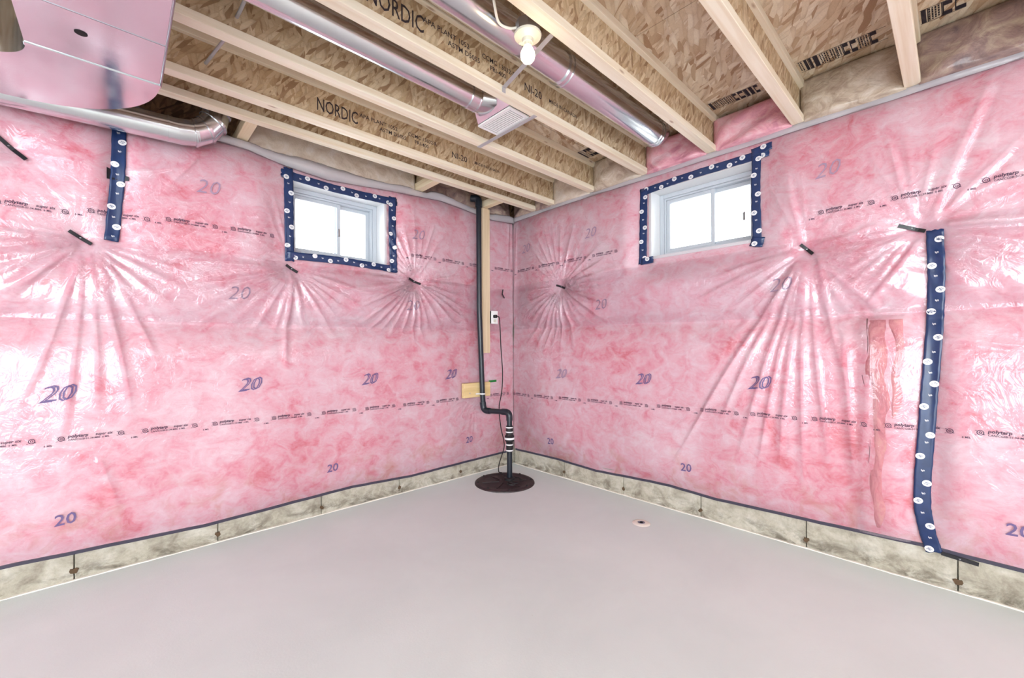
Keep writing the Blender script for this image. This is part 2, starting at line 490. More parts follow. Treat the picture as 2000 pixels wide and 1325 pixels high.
def base_out(k, u, z):
    """how far the insulation bulges out of the wall plane (metres, into the room)"""
    u = np.asarray(u, float); z = np.asarray(z, float)
    b = np.interp(u, *BOT[k]); tp = np.interp(u, *TOP[k]); sm = SEAM[k] + .01 * np.sin(u * 2.1)
    lo = np.clip((z - b) / (sm - b), 0, 1); hi = np.clip((z - sm) / (tp - sm), 0, 1)
    out = np.where(z < sm, .05 * (1 - np.abs(2 * lo - 1) ** 5), .046 * (1 - np.abs(2 * hi - 1) ** 7))
    for i, (a, c, ph, am) in enumerate(WAVES):
        out = out + .0016 * am * np.sin(a * u + c * z + ph)
    pull = np.ones_like(out)
    for (pu, pz, R, n, s, dn) in PINS[k]:
        r = np.hypot(u - pu, z - pz)
        pull = pull * (1 - .85 * np.exp(-r / (.32 * R)))
    w0, w1, z0, z1 = WIN[k]
    d = np.hypot(np.maximum(np.maximum(w0 - u, u - w1), 0), np.maximum(np.maximum(z0 - z, z - z1), 0))
    pull = pull * (.25 + .75 * smooth(d, .03, .22))
    pull = pull * (.35 + .65 * smooth(u, 0, .45))
    if k == 'L':
        pull = pull * (.40 + .60 * smooth(np.abs(u - .43), .02, .5))
        pull = pull * (1 - .6 * np.exp(-((u - 2.875) / .05) ** 2) * smooth(z, 1.66, 1.76))
    else:
        pull = pull * (1 - .5 * np.exp(-((u - 2.945) / .06) ** 2) * smooth(-z, -1.75, -1.68))
    return np.maximum(out * pull, .002)

def ins_out(k, u, z):
    o = base_out(k, u, z) - .004
    if k == 'R':   # the split between two batts behind the sheet
        g = np.exp(-((u - 2.70 - .01 * np.sin(9 * z)) / .022) ** 2) * smooth(-z, -1.33, -1.29)
        o = o - .030 * g
        o = o - .02 * np.exp(-((u - 2.80) / .035) ** 2) * np.exp(-((z - 1.15) / .13) ** 2)
    return np.maximum(o, .001)

def film_out(k, u, z):
    u = np.asarray(u, float); z = np.asarray(z, float)
    o = base_out(k, u, z) + .006
    for i, (pu, pz, R, n, s, dn) in enumerate(PINS[k]):
        du, dz = u - pu, z - pz
        r = np.hypot(du, dz); th = np.arctan2(dz, du)
        wob = th * n / 2 + .9 * np.sin(3 * th + i) + .5 * np.sin(7 * th + 2 * i)
        ridge = (1 - np.abs(np.sin(wob))) ** 2
        am = .55 + .45 * np.sin(5 * th + i * 1.7) * np.sin(2 * th + i)
        fav = (1 - dn) + dn * np.clip(-np.sin(th) * 1.2 + .25, 0, 1)
        o = o + .015 * s * ridge * am * fav * np.exp(-(r / R) ** 2 * 1.1) * smooth(r, .015, .12)
    for (u0, z0, u1, z1, wd, hh) in CREASE[k]:
        dx, dz = u1 - u0, z1 - z0; L = math.hypot(dx, dz)
        tt = ((u - u0) * dx + (z - z0) * dz) / (L * L)
        dd = ((u - u0) * dz - (z - z0) * dx) / L
        dd = dd + .012 * np.sin(tt * 5 + u0 * 9) * np.clip(tt, 0, 1)
        env = smooth(tt, 0, .12) * (1 - smooth(tt, .6, 1.0))
        o = o + hh * env * (np.exp(-np.abs(dd) / wd) - .35 * np.exp(-((dd - 2 * wd) / (1.4 * wd)) ** 2))
    if k == 'R': o = o + .016 * np.exp(-((u - 2.77) / .09) ** 4) * smooth(-z, -1.36, -1.28)
    return np.maximum(o, .006)

def flap_top(k): return WIN[k][2] - .06

def flap_out(k, u, z):
    return film_out(k, u, z) + .004 + .012 * np.exp(-((z - SEAM[k]) / .02) ** 2)

def surf_out(k, u, z):
    """outermost plastic surface: the sheet, or the flap of the upper sheet lapped over it"""
    z = np.asarray(z, float)
    on = smooth(z, SEAM[k] - .03, SEAM[k] - .002) * (1 - smooth(z, flap_top(k) + .002, flap_top(k) + .03))
    return film_out(k, u, z) + on * (.0045 + .012 * np.exp(-((z - SEAM[k]) / .02) ** 2))

def wpos(k, u, z, out):
    """point of the room from wall coordinates (distance from the corner, height, distance out of the concrete)"""
    if k == 'L': return np.stack([-u, CONC - out, z], -1)
    return np.stack([CONC - out, -u, z], -1)

def wp(k, u, z, out=None, lift=.0):
    if out is None: out = float(film_out(k, u, z)) + lift
    return tuple(float(c) for c in wpos(k, np.float64(u), np.float64(z), np.float64(out)))

def grid_sheet(name, k, us, zs, fn, mat, hole, parent=None, lo=None, hi=None, skirt=False):
    us = np.array(sorted(set(np.round(us, 5)))); zs = np.array(sorted(set(np.round(zs, 5))))
    U, Z = np.meshgrid(us, zs, indexing='ij')
    zb = zs[0]; zt = zs[-1]
    b = np.interp(us, *BOT[k]) if lo is None else np.full_like(us, lo)
    tp = np.interp(us, *TOP[k]) if hi is None else np.full_like(us, hi)
    if lo is None: Z = Z + (b - zb)[:, None] * (1 - smooth(Z, zb, zb + .4))
    if hi is None: Z = Z + (tp - zt)[:, None] * smooth(Z, 2.31, zt)
    O = fn(k, U, Z)
    if skirt:
        O[:, 0] = .003; O[:, -1] = .003
    P = wpos(k, U, Z, O).reshape(-1, 3)
    nu, nz = len(us), len(zs)
    i = np.arange(nu - 1)[:, None]; j = np.arange(nz - 1)[None, :]
    a = i * nz + j
    q = np.stack([a, a + nz, a + nz + 1, a + 1], -1)
    cu = (us[:-1] + us[1:])[:, None] / 2; cz = (zs[:-1] + zs[1:])[None, :] / 2
    if hole:
        keep = ~((cu > hole[0]) & (cu < hole[1]) & (cz > hole[2]) & (cz < hole[3]))
        q = q[keep]
    q = q.reshape(-1, 4)
    if k == 'L': q = q[:, ::-1]
    me = bpy.data.meshes.new(name)
    me.vertices.add(len(P)); me.vertices.foreach_set('co', P.astype(np.float32).ravel())
    me.loops.add(q.size); me.loops.foreach_set('vertex_index', q.astype(np.int32).ravel())
    me.polygons.add(len(q)); me.polygons.foreach_set('loop_start', np.arange(0, q.size, 4, dtype=np.int32))
    me.update(calc_edges=True); me.validate()
    return link(name, me, mat, parent, True)

# ------------------------------------------------------------------ floor
mb = MB(); fl = 7.8
mb.box(-fl, .25, -fl, .25, -.12, 0)
floor = struct(mb.build('floor', M['floor']))
# pale ragged line of paint where the slab meets the walls
for k in 'LR':
    rs = np.random.RandomState(11 if k == 'L' else 12)
    us = np.arange(0.0, U_END - .05, .05)
    ring = []
    for u in us:
        wv = .007 + .004 * rs.rand(); hv = .004 + .004 * rs.rand()
        ring.append([wp(k, u, -.001, 0.0), wp(k, u, hv, 0.0), wp(k, u, hv * .7, wv), wp(k, u, -.001, wv + .002)])
    MB().loft(ring).build('paint_edge', M['chip'], floor)
cap = thing('floor_drain_cap', 'small round white cap set flush in the pale floor', 'cap', (-.36, -1.60, 0))
MB().lathe([(.0, .006), (.035, .006), (.05, .005), (.058, .0)], 28, (-.36, -1.60, 0)).build('cap_disc', M['chip'], cap, 'auto')
MB().lathe([(.012, .0062), (.018, .0075), (.024, .0062)], 24, (-.36, -1.60, 0)).build('cap_ring', M['tape_ink'], cap, 'auto')

# ------------------------------------------------------------------ concrete walls with form panels
walls = {}
for k in 'LR':
    w0, w1, z0, z1 = WIN[k]
    mb = MB()
    d0, d1 = -.022, -.26          # behind the panels
    def wb(u0, u1, za, zb):
        a = wp(k, u0, za, d0); b = wp(k, u1, zb, d1)
        mb.box(a[0], b[0], a[1], b[1], za, zb)
    g_ = .021
    wb(-.26, w0 - g_, -.1, 2.44); wb(w1 + g_, U_END, -.1, 2.44); wb(w0 - g_, w1 + g_, -.1, z0 - g_); wb(w0 - g_, w1 + g_, z1 + g_, 2.44)
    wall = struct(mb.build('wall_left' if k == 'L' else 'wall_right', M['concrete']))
    walls[k] = wall
    edges = [0.0] + [x for x in (np.arange(.0, 14) * .597 + (.645 if k == 'L' else .645))] if k == 'L' else [0.0] + list(np.arange(0, 14) * .598 + .637)
    edges = [e for e in edges if e < U_END] + [U_END]
    rs = np.random.RandomState(5)
    for i in range(len(edges) - 1):
        off = rs.uniform(-.002, .002) + .0
        a = wp(k, edges[i] + (.0025 if i else 0), 0, off); b = wp(k, edges[i + 1] - .0025, .55, -.0215)
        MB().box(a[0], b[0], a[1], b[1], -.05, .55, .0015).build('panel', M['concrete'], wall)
        if i:
            c = wp(k, edges[i], .055, .001)
            m2 = MB()
            pts = []
            for q in range(9):
                a_ = 2 * PI * q / 9; rr = .016 * rs.uniform(.6, 1.2)
                pts.append((rr * math.cos(a_), rr * math.sin(a_)))
            r1 = [wp(k, edges[i] + p[0], .05 + p[1], .0035) for p in pts]; r0 = [wp(k, edges[i] + p[0], .05 + p[1], -.006) for p in pts]
            m2.loft([r0, r1]).build('tie_hole', M['rust'], wall)

# rear walls behind the camera; their wide doorways are added to admit daylight
mb = MB(); t_ = .16
mb.box(-REAR - t_, DOOR_X[0], -REAR - t_, -REAR, -.1, H); mb.box(DOOR_X[1], .25, -REAR - t_, -REAR, -.1, H); mb.box(DOOR_X[0], DOOR_X[1], -REAR - t_, -REAR, DOOR_Z[1], H)
struct(mb.build('wall_back', M['white_jamb']))
mb = MB()
mb.box(-REAR - t_, -REAR, -REAR, DOOR_Y[0], -.1, H); mb.box(-REAR - t_, -REAR, DOOR_Y[1], .25, -.1, H); mb.box(-REAR - t_, -REAR, DOOR_Y[0], DOOR_Y[1], DOOR_Z[1], H)
struct(mb.build('wall_side', M['white_jamb']))
# rim boards above the walls (behind the joist ends)
mb = MB(); mb.box(-U_END, .26, .12, .16, 2.44, H + JD)
rim_l = struct(mb.build('trim_1', M['rim_wood']))
mb = MB(); mb.box(.12, .16, -U_END, .12, 2.44, H + JD)
rim_r = struct(mb.build('trim_2', M['rim_wood']))
# sill plates
for nm, bx in (('trim_3', (-U_END, .26, -.0 + CONC + .005, .12, 2.40, 2.44)), ('trim_4', (CONC + .005, .12, -U_END, .1, 2.40, 2.44))):
    pass

# ------------------------------------------------------------------ insulation blankets and the film over them
us_c = np.concatenate([np.arange(0, 3.6, .03), np.arange(3.6, U_END, .12), [U_END]])
us_f = np.concatenate([np.arange(0, 3.6, .0085), np.arange(3.6, U_END, .08), [U_END]])
where = {'L': 'the wall with the sump pipe', 'R': 'the wall right of the sump pit'}
where = {'L': 'sump pipe wall', 'R': 'wall with the long blue tape'}
for k in 'LR':
    w0, w1, z0, z1 = WIN[k]
    hol = (w0 - .001, w1 + .001, z0 - .001, z1 + .001)
    sm = SEAM[k]
    o = grid_sheet('insulation_blanket', k, np.concatenate([us_c, [w0, w1]]), np.concatenate([np.arange(.14, sm, .03), [sm]]), ins_out, M['pink'], None, hi=sm, skirt=True)
    tag(o, f'pink fibreglass blanket, lower roll on the {where[k]}', 'insulation', 'pink insulation rolls')
    o = grid_sheet('insulation_blanket', k, np.concatenate([us_c, [w0, w1]]), np.concatenate([np.arange(sm, 2.43, .03), [z0, z1, 2.44]]), ins_out, M['pink'], hol, lo=sm, skirt=True)
    tag(o, f'pink fibreglass blanket, upper roll around the window, {where[k]}', 'insulation', 'pink insulation rolls')
# crumpled edge of a batt showing through the sheet beside the long blue tape
split_parent = [o for o in bpy.data.objects if o.name.startswith('insulation_blanket') and 'lower roll on the wall' in o['label']][0]
def edge_strip(name, uc, wid, za, zb, hgt, mat, seed):
    rs = np.random.RandomState(seed); rings = []
    for z in np.arange(za, zb, .02):
        uu = uc + .008 * math.sin(z * 9 + seed) + .006 * math.sin(z * 23)
        ww = wid * (.75 + .25 * math.sin(z * 6.5 + seed)) * min(1, (z - za) / .15 + .2)
        ring = []
        for q in range(7):
            f_ = q / 6 - .5
            oo = float(ins_out('R', uu + ww * f_, z))
            ring.append(wp('R', uu + ww * f_, z, max(.004, oo + hgt * (1 - (2 * f_) ** 2) + .003 * math.sin(z * 31 + q) - .003)))
        ring += [wp('R', uu + ww * .5, z, .0005), wp('R', uu - ww * .5, z, .0005)]
        rings.append(ring)
    return MB().loft(rings).build(name, mat, split_parent, True)
edge_strip('batt_edge', 2.752, .088, .22, 1.315, .011, M['pink_deep'], 1)
edge_strip('batt_edge', 2.820, .08, .80, 1.31, .010, M['pink_deep'], 4)
edge_strip('batt_gap_shade', 2.703, .012, .55, 1.315, .0, M['gap'], 2)  # dark red strip paints the shade inside the split between batts
films = {}
for k in 'LR':
    w0, w1, z0, z1 = WIN[k]
    hol = (w0 - .001, w1 + .001, z0 - .001, z1 + .001)
    o = grid_sheet('vapour_barrier_sheet', k, np.concatenate([us_f, [w0, w1]]), np.concatenate([np.arange(.14, 2.43, .0085), [z0, z1, 2.44]]), film_out, M['film'], hol)
    films[k] = tag(o, f'clear wrinkled polyethylene sheet over pink insulation, {where[k]}', 'plastic sheet', 'clear vapour barrier sheets')

for k in 'LR':
    w0, w1, z0, z1 = WIN[k]
    zt = flap_top(k)
    grid_sheet('overlap_flap', k, np.concatenate([np.arange(0.02, 3.6, .012), np.arange(3.6, U_END, .1)]), np.arange(SEAM[k] + .004 , zt, .0125), flap_out, M['flap'], None, films[k], lo=1, hi=1)
# dark sealant strip along the foot of the film
for k in 'LR':
    us = list(np.arange(0.02, U_END, .08))
    ring = []
    rs = np.random.RandomState(2)
    for u in us:
        b = float(np.interp(u, *BOT[k])) + rs.uniform(-.0015, .0015)
        ring.append([wp(k, u, b - .010, .002), wp(k, u, b + .006, .002), wp(k, u, b + .006, .012), wp(k, u, b - .010, .011)])
    o = MB().loft(ring).build('sealant_strip', M['batten'])
    tag(o, f'dark strip holding the foot of the plastic sheet, {where[k]}', 'strip', 'dark strips at the foot of the sheets')

# ------------------------------------------------------------------ windows
def wbox(mb, k, u0, u1, z0, z1, o0, o1, c=0.0):
    a = wp(k, u0, z0, o0); b = wp(k, u1, z1, o1)
    return mb.box(a[0], b[0], a[1], b[1], z0, z1, c)
wnames = {'L': 'window_1', 'R': 'window_2'}
for k in 'LR':
    w0, w1, z0, z1 = WIN[k]
    win = bpy.data.objects.new(wnames[k], None); COL.objects.link(win)
    win.location = wp(k, (w0 + w1) / 2, z0, -.1); win.matrix_world = Matrix.Translation(win.location); struct(win)
    D = .115                       # depth of the reveal
    T = .02
    for nm, (a, b, c, d) in {'jamb': (w0 - T, w0, z0 - T, z1 + T), 'jamb_': (w1, w1 + T, z0 - T, z1 + T), 'head': (w0, w1, z1, z1 + T), 'sill': (w0, w1, z0 - T, z0)}.items():
        m = MB(); wbox(m, k, a, b, c, d, .012, -D - .09, .0)
        m.build(nm.strip('_'), M['white_jamb'], win)
    # stepped vinyl frame
    F = .03
    for nm, (a, b, c, d) in {'frame_stile': (w0, w0 + F, z0, z1), 'frame_stile_': (w1 - F, w1, z0, z1), 'frame_rail': (w0 + F, w1 - F, z1 - F, z1), 'frame_rail_': (w0 + F, w1 - F, z0, z0 + F)}.items():
        m = MB(); wbox(m, k, a, b, c, d, -D, -D - .085, .003); m.build(nm.strip('_'), M['white_vinyl'], win)
    F2 = .014
    for nm, (a, b, c, d) in {'track': (w0 + F, w0 + F + F2, z0 + F, z1 - F), 'track_': (w1 - F - F2, w1 - F, z0 + F, z1 - F), 'track__': (w0 + F + F2, w1 - F - F2, z1 - F - F2, z1 - F), 'track___': (w0 + F + F2, w1 - F - F2, z0 + F, z0 + F + F2)}.items():
        m = MB(); wbox(m, k, a, b, c, d, -D - .012, -D - .08, .002); m.build(nm.strip('_'), M['white_vinyl'], win)
    umid = 1.665 if k == 'L' else 1.86
    S = .026
    for si, (ua, ub, o0) in enumerate(((w0 + F + F2, umid + .018, -D - .05), (umid - .018, w1 - F - F2, -D - .022))):
        if k == 'R': o0 = (-D - .022, -D - .05)[si]
        za, zb = z0 + F + F2, z1 - F - F2
        sash = MB(); wbox(sash, k, ua, ua + S, za, zb, o0, o0 - .026, .002)
        wbox(sash, k, ub - S, ub, za, zb, o0, o0 - .026, .002); wbox(sash, k, ua + S, ub - S, zb - S, zb, o0, o0 - .026, .002); wbox(sash, k, ua + S, ub - S, za, za + S, o0, o0 - .026, .002)
        so = sash.build('sash', M['white_vinyl'], win)
        pane = MB(); wbox(pane, k, ua + S, ub - S, za + S, zb - S, o0 - .011, o0 - .014)
        pane.build('pane', M['glass'], so)
    m = MB(); wbox(m, k, umid - .012 if k == 'L' else umid + .2, (umid + .004) if k == 'L' else umid + .215, 2.0, 2.055, -D - .012, -D - .024, .003)
    m.build('latch', M['steel'], win)

# what shows outside the panes: a curved window well rim and a loose cable
mw = MB(); ring = []
for q in range(25):
    a = PI * q / 24
    u = 1.83 + .62 * math.cos(a); o = -.27 - .55 * math.sin(a)
    ring.append([wp('R', u, zz, o + dd) for zz, dd in ((1.35, 0), (1.955, 0), (1.975, .01), (1.985, 0), (1.975, -.02), (1.35, -.02))])
mw.loft(ring)
well = mw.build('window_well', M['steel'], None, 'auto')
tag(well, 'curved metal window well outside, beyond the pane of the window nearer the long blue tape', 'window well')
c0 = [(-1.66, .30, 2.02), (-1.60, .31, 2.045), (-1.52, .32, 2.06), (-1.47, .32, 2.04), (-1.43, .32, 2.01)]
cab = thing('outdoor_cable', 'thin grey cable with a fitting hanging outside the sump pipe wall window', 'cable', (-1.5, .31, 1.7))
MB().tube(spline(c0), .003, 8).build('cable_run', M['steel'], cab, True)
MB().tube([(-1.66, .30, 2.02), (-1.665, .30, 1.5)], .003, 8).build('cable_drop', M['steel'], cab, True)
MB().box(-1.46, -1.40, .30, .34, 2.0, 2.022, .004).add(*(lambda b: (b.v, b.f))(MB().box(-1.435, -1.42, .31, .33, 2.018, 2.05, .003))).build('fitting', M['steel'], cab)

# ------------------------------------------------------------------ subfloor (ceiling) in OSB sheets
root = bpy.data.objects.new('ceiling', None); COL.objects.link(root); root.location = (0, 0, H + JD); root.matrix_world = Matrix.Translation((0, 0, H + JD)); struct(root)
xs = [.16, -1.012, -2.232, -3.452, -4.672, -5.892, -7.4]
for i in range(6):
    ys = [.16, -2.30, -4.74, -7.4] if i % 2 else [.16, -1.08, -3.52, -7.4]
    for j in range(3):
        MB().box(xs[i] - .0015, xs[i + 1] + .0015, ys[j] - .0015, ys[j + 1] + .0015, H + JD, H + JD + .016).build('panel', M['osb_floor'], root)
MB().box(.16, -7.4, .16, -7.4, H + JD + .017, H + JD + .03).build('panel_backing', M['dark'], root)

# ------------------------------------------------------------------ flat lettering
_txt = {}
def text2d(body, size, shear=0.0, offset=0.0, bold_w=1.0):
    key = (body, size, shear, offset)
    if key in _txt: return _txt[key]
    cu = bpy.data.curves.new('lettering', 'FONT'); cu.body = body; cu.size = size; cu.shear = shear; cu.offset = offset
    cu.resolution_u = 2
    ob = bpy.data.objects.new('lettering', cu); COL.objects.link(ob)
    dg = bpy.context.evaluated_depsgraph_get(); dg.update()
    me = bpy.data.meshes.new_from_object(ob.evaluated_get(dg))
    me.calc_loop_triangles()
    v = np.array([tuple(q.co)[:2] for q in me.vertices]).reshape(-1, 2); f = [tuple(q.vertices) for q in me.loop_triangles]
    bpy.data.objects.remove(ob); bpy.data.curves.remove(cu); bpy.data.meshes.remove(me)
    _txt[key] = (v, f); return v, f

class Flat:
    def __init__(s): s.v = []; s.f = []
    def add(s, v, f, dx=0, dy=0, sx=1, sy=1):
        n = len(s.v); s.v += [(a * sx + dx, b * sy + dy) for a, b in v]; s.f += [tuple(i + n for i in q) for q in f]; return s
    def ring(s, cx, cy, r0, r1, n=14):
        vs = [(cx + r * math.cos(2 * PI * k / n), cy + r * math.sin(2 * PI * k / n)) for r in (r0, r1) for k in range(n)]
        return s.add(vs, [(k, (k + 1) % n, n + (k + 1) % n, n + k) for k in range(n)])
    def rect(s, x0, x1, y0, y1): return s.add([(x0, y0), (x1, y0), (x1, y1), (x0, y1)], [(0, 1, 2, 3)])
    def disc(s, cx, cy, rx, ry, n=16):
        return s.add([(cx + rx * math.cos(2 * PI * k / n), cy + ry * math.sin(2 * PI * k / n)) for k in range(n)], [tuple(range(n))])

def on_wall(flat, k, u, z, name, mat, parent, tilt=0.0, lift=.0025, fn=None):
    """prints a flat drawing on the film (drawing x to the viewer's right)"""
    v = np.array(flat.v); ct, st = math.cos(tilt), math.sin(tilt)
    x = v[:, 0] * ct - v[:, 1] * st; y = v[:, 0] * st + v[:, 1] * ct
    uu = u - x if k == 'L' else u + x
    zz = z + y
    P = wpos(k, uu, zz, (fn or film_out)(k, uu, zz) + lift)
    me = bpy.data.meshes.new(name); me.from_pydata([tuple(p) for p in P], [], flat.f)
    return link(name, me, mat, parent)

# row print: logo, maker's line, standard line, logo, small mark
row = Flat()
row.add(*text2d('polytarp', .021, .15, .0006), dx=-.078, dy=.004, sx=1.0)
row.add(*text2d('super six', .019, .15, .0004), dx=.018, dy=.004, sx=.9)
row.add(*text2d('CAN/CGSB-51.34-M86  6 MIL', .0125, .1, .0002), dx=-.078, dy=-.011, sx=.95)
row.add(*text2d('6 MIL', .0125, .1, .0002), dx=-.158, dy=-.03)
for cx in (-.1, .113):
    row.ring(cx, .002, .009, .012); row.ring(cx, .002, .003, .0055, 8)
    row.rect(cx - .016, cx - .010, .010, .012).rect(cx - .017, cx - .011, -.010, -.008).rect(cx + .009, cx + .014, -.007, -.004)
rows_L = [(u, .708 + .008 * max(0, (u - 1)) ) for u in np.arange(.20, 5.4, .308)]
rows_R = [(u, .697 + .023 * u) for u in np.arange(.12, 5.4, .308)]
def put_rows(k, lst):
    w0, w1, z0, z1 = WIN[k]
    for (u, z) in lst:
        if u > 3.9: continue
        if z0 - .05 < z < z1 + .05 and w0 - .19 < u < w1 + .19: continue
        if k == 'L' and abs(u - .5) < .16 and z < 1: continue
        e = .01
        on_wall(row, k, u, z, 'printed_line', M['ink'], films[k])
put_rows('L', rows_L); put_rows('R', rows_R)
put_rows('L', [(u, float(np.interp(u, [0, 2.67, 3.2], [1.92, 1.878, 1.835]))) for u in np.arange(.14, 5, .303)])
put_rows('R', [(u, 1.905 + .004 * math.sin(u)) for u in np.arange(.19, 5, .303)])
def twenty(size, shear=.3, off=.0005):
    return Flat().add(*text2d('20', size, shear, off), dx=-size * .55, dy=-size * .35)
big = twenty(.115, .3, -.0012); sml = twenty(.078, .1, .0008)
dbl = Flat().add(*text2d('20', .115, .35, -.0018), dx=-.065, dy=-.04).add(*text2d('20', .115, .35, -.0018), dx=-.052, dy=-.036)
for k, lst in {'L': [(3.09, .948, dbl, 'ink_purple'), (2.285, .942, dbl, 'ink_purple'), (1.516, .932, dbl, 'ink_purple'), (.779, .932, dbl, 'ink_purple'),
                     (3.058, .331, sml, 'ink_purple'), (1.776, .325, sml, 'ink_purple'), (.564, .333, sml, 'ink_purple'),
                     (2.332, 1.503, big, 'ink_faint'), (1.145, 1.505, big, 'ink_faint'), (2.484, 2.109, big, 'ink_faint'), (1.096, 2.081, big, 'ink_faint')],
               'R': [(.64, .928, dbl, 'ink_faint'), (1.431, .925, dbl, 'ink_purple'), (2.202, .944, dbl, 'ink_purple'), (.517, .314, sml, 'ink_purple'),
                     (1.753, .333, sml, 'ink_purple'), (2.318, 1.531, big, 'ink_faint'), (1.062, 1.509, big, 'ink_faint'), (.20, 2.111, big, 'ink_faint'),
                     (.964, 2.107, big, 'ink_faint'), (2.543, 2.139, big, 'ink_faint'), (3.212, .363, sml, 'ink_purple')]}.items():
    for (u, z, fl_, mt) in lst:
        on_wall(fl_, k, u, z, 'printed_number', M[mt], films[k], tilt=.05)

# ------------------------------------------------------------------ tapes and nailing strips
def ribbon(k, path, width, name, label, cat, group, logos=True, mat='tape', lift=.004, seg=.02, wob=.0015):
    """a strip of tape laid on the film along (u, z) points"""
    P = []
    for (a, b) in zip(path[:-1], path[1:]):
        n = max(1, int(math.hypot(b[0] - a[0], b[1] - a[1]) / seg))
        for i in range(n): P.append((a[0] + (b[0] - a[0]) * i / n, a[1] + (b[1] - a[1]) * i / n))
    P.append(path[-1])
    if len(path) > 2:
        S = spline([Vector((p[0], p[1], 0)) for p in path], 14); P = [(q.x, q.y) for q in S]
    rs = np.random.RandomState(int(abs(path[0][0] * 977 + path[0][1] * 331)) % 9999)
    m = len(P); L = np.array(P); T = np.gradient(L, axis=0); T /= np.linalg.norm(T, axis=1)[:, None]
    N = np.stack([-T[:, 1], T[:, 0]], 1)
    cols = 7
    V = []; F = []
    tt = np.linspace(-.5, .5, cols)
    offs = width * tt
    for layer in (0, 1):
        for i in range(m):
            jag = rs.uniform(-wob, wob)
            for j in range(cols):
                q = L[i] + N[i] * (offs[j] + jag)
                if i in (0, m - 1): q = q + T[i] * rs.uniform(-.004, .004)
                V.append(wp(k, q[0], q[1], float(surf_out(k, q[0], q[1])) + (lift if layer else lift - .003)))
    n1 = m * cols
    for i in range(m - 1):
        for j in range(cols - 1):
            a = i * cols + j
            F.append((a + n1, a + cols + n1, a + cols + 1 + n1, a + 1 + n1)); F.append((a, a + 1, a + cols + 1, a + cols))
    for i in range(m - 1):
        a = i * cols; F.append((a, a + cols, a + cols + n1, a + n1)); b = a + cols - 1; F.append((b, b + n1, b + cols + n1, b + cols))
    for j in range(cols - 1):
        F.append((j, j + n1, j + 1 + n1, j + 1)); b = (m - 1) * cols + j; F.append((b, b + 1, b + 1 + n1, b + n1))
    root = thing(name, label, cat, wp(k, *path[0]), group)
    mb = MB(); mb.add(V, F); mb.build('tape_strip', M[mat], root, True)
    if logos:
        s = .045; side = 1
        D = np.concatenate([[0], np.cumsum(np.linalg.norm(np.diff(L, axis=0), axis=1))])
        step = .058 * (width / .062) ** .3
        c = 0
        while s < D[-1] - .02:
            i = int(np.searchsorted(D, s)); i = min(i, m - 1)
            ctr = L[i] + N[i] * width * .24 * side * (1 if c % 2 == 0 else -.2)
            fl_ = Flat()
            if c % 2 == 0:
                fl_.disc(0, 0, .017, .0155)
                lg = on_wall(fl_, k, ctr[0], ctr[1], 'tape_logo', M['tape_logo'], root, lift=lift + .0012, fn=surf_out)
                g = Flat().rect(-.010, .008, .002, .0045).rect(-.006, .010, -.004, -.0015).rect(-.002, .001, -.008, .008)
                on_wall(g, k, ctr[0], ctr[1], 'logo_mark', M['tape_ink'], lg, tilt=.5, lift=lift + .0022, fn=surf_out)
                side = -side
            else:
                g = Flat().rect(-.006, .006, -.001, .001).rect(-.004, -.002, -.006, .006).ring(.003, -.003, .002, .0035, 8)
                on_wall(g, k, ctr[0], ctr[1], 'tape_script', M['tape_logo'], root, tilt=.4, lift=lift + .0012, fn=surf_out)
            s += step; c += 1
    return root

BT = 'blue sheathing tape strips'
ribbon('L', [(2.862, 2.42), (2.868, 2.08), (2.893, 1.728)], .056, 'sheathing_tape', 'short vertical blue tape strip hanging under the round duct', 'tape', BT)
ribbon('R', [(2.957, 1.72), (2.962, 1.5), (2.955, 1.25), (2.935, .9), (2.912, .45), (2.925, .28), (2.952, .165)], .06, 'sheathing_tape', 'long vertical blue tape strip running down to the concrete', 'tape', BT, lift=.0075)
# window surrounds
w0, w1, z0, z1 = WIN['L']
ribbon('L', [(2.09, z1 + .028), (1.75, z1 + .012), (1.27, z1 + .022)], .056, 'sheathing_tape', 'blue tape along the top edge of the sump pipe wall window', 'tape', BT)
ribbon('L', [(w1 + .018, z1 + .07), (w1 + .012, z0 - .06)], .056, 'sheathing_tape', 'blue tape on the side of the sump pipe wall window nearer the trunk duct', 'tape', BT, lift=.0065)
ribbon('L', [(w0 - .062, z1 + .055), (w0 - .058, 2.05), (w0 - .07, z0 - .045)], .056, 'sheathing_tape', 'blue tape on the side of the sump pipe wall window nearer the pipe', 'tape', BT, lift=.0105)
ribbon('L', [(w1 + .03, z0 - .022), (1.7, z0 - .012), (w0 - .09, z0 - .025)], .05, 'sheathing_tape', 'blue tape along the sill of the sump pipe wall window', 'tape', BT, lift=.0075)
w0, w1, z0, z1 = WIN['R']
ribbon('R', [(1.40, z1 + .012), (1.75, z1 + .030), (2.255, z1 + .032)], .052, 'sheathing_tape', 'blue tape along the top of the window nearer the long blue tape', 'tape', BT)
ribbon('R', [(w0 - .055, z1 + .03), (w0 - .062, z0 - .045)], .056, 'sheathing_tape', 'blue tape on the corner side of the window nearer the long blue tape', 'tape', BT, lift=.0065)
ribbon('R', [(w1 + .022, z1 + .065), (w1 + .018, 2.1), (w1 + .026, z0 - .05)], .050, 'sheathing_tape', 'blue tape on the side of its window facing the long blue tape', 'tape', BT, lift=.0065)
ribbon('R', [(w0 - .07, z0 - .03), (w0 + .02, z0 - .025)], .05, 'sheathing_tape', 'small blue tape patch at the lower corner-side of its window', 'tape', BT, lift=.009)
ribbon('R', [(w1 + .06, z0 - .03), (w1 - .01, z0 - .012)], .06, 'sheathing_tape', 'small blue tape patch at the lower window corner facing the long blue tape', 'tape', BT, lift=.009)
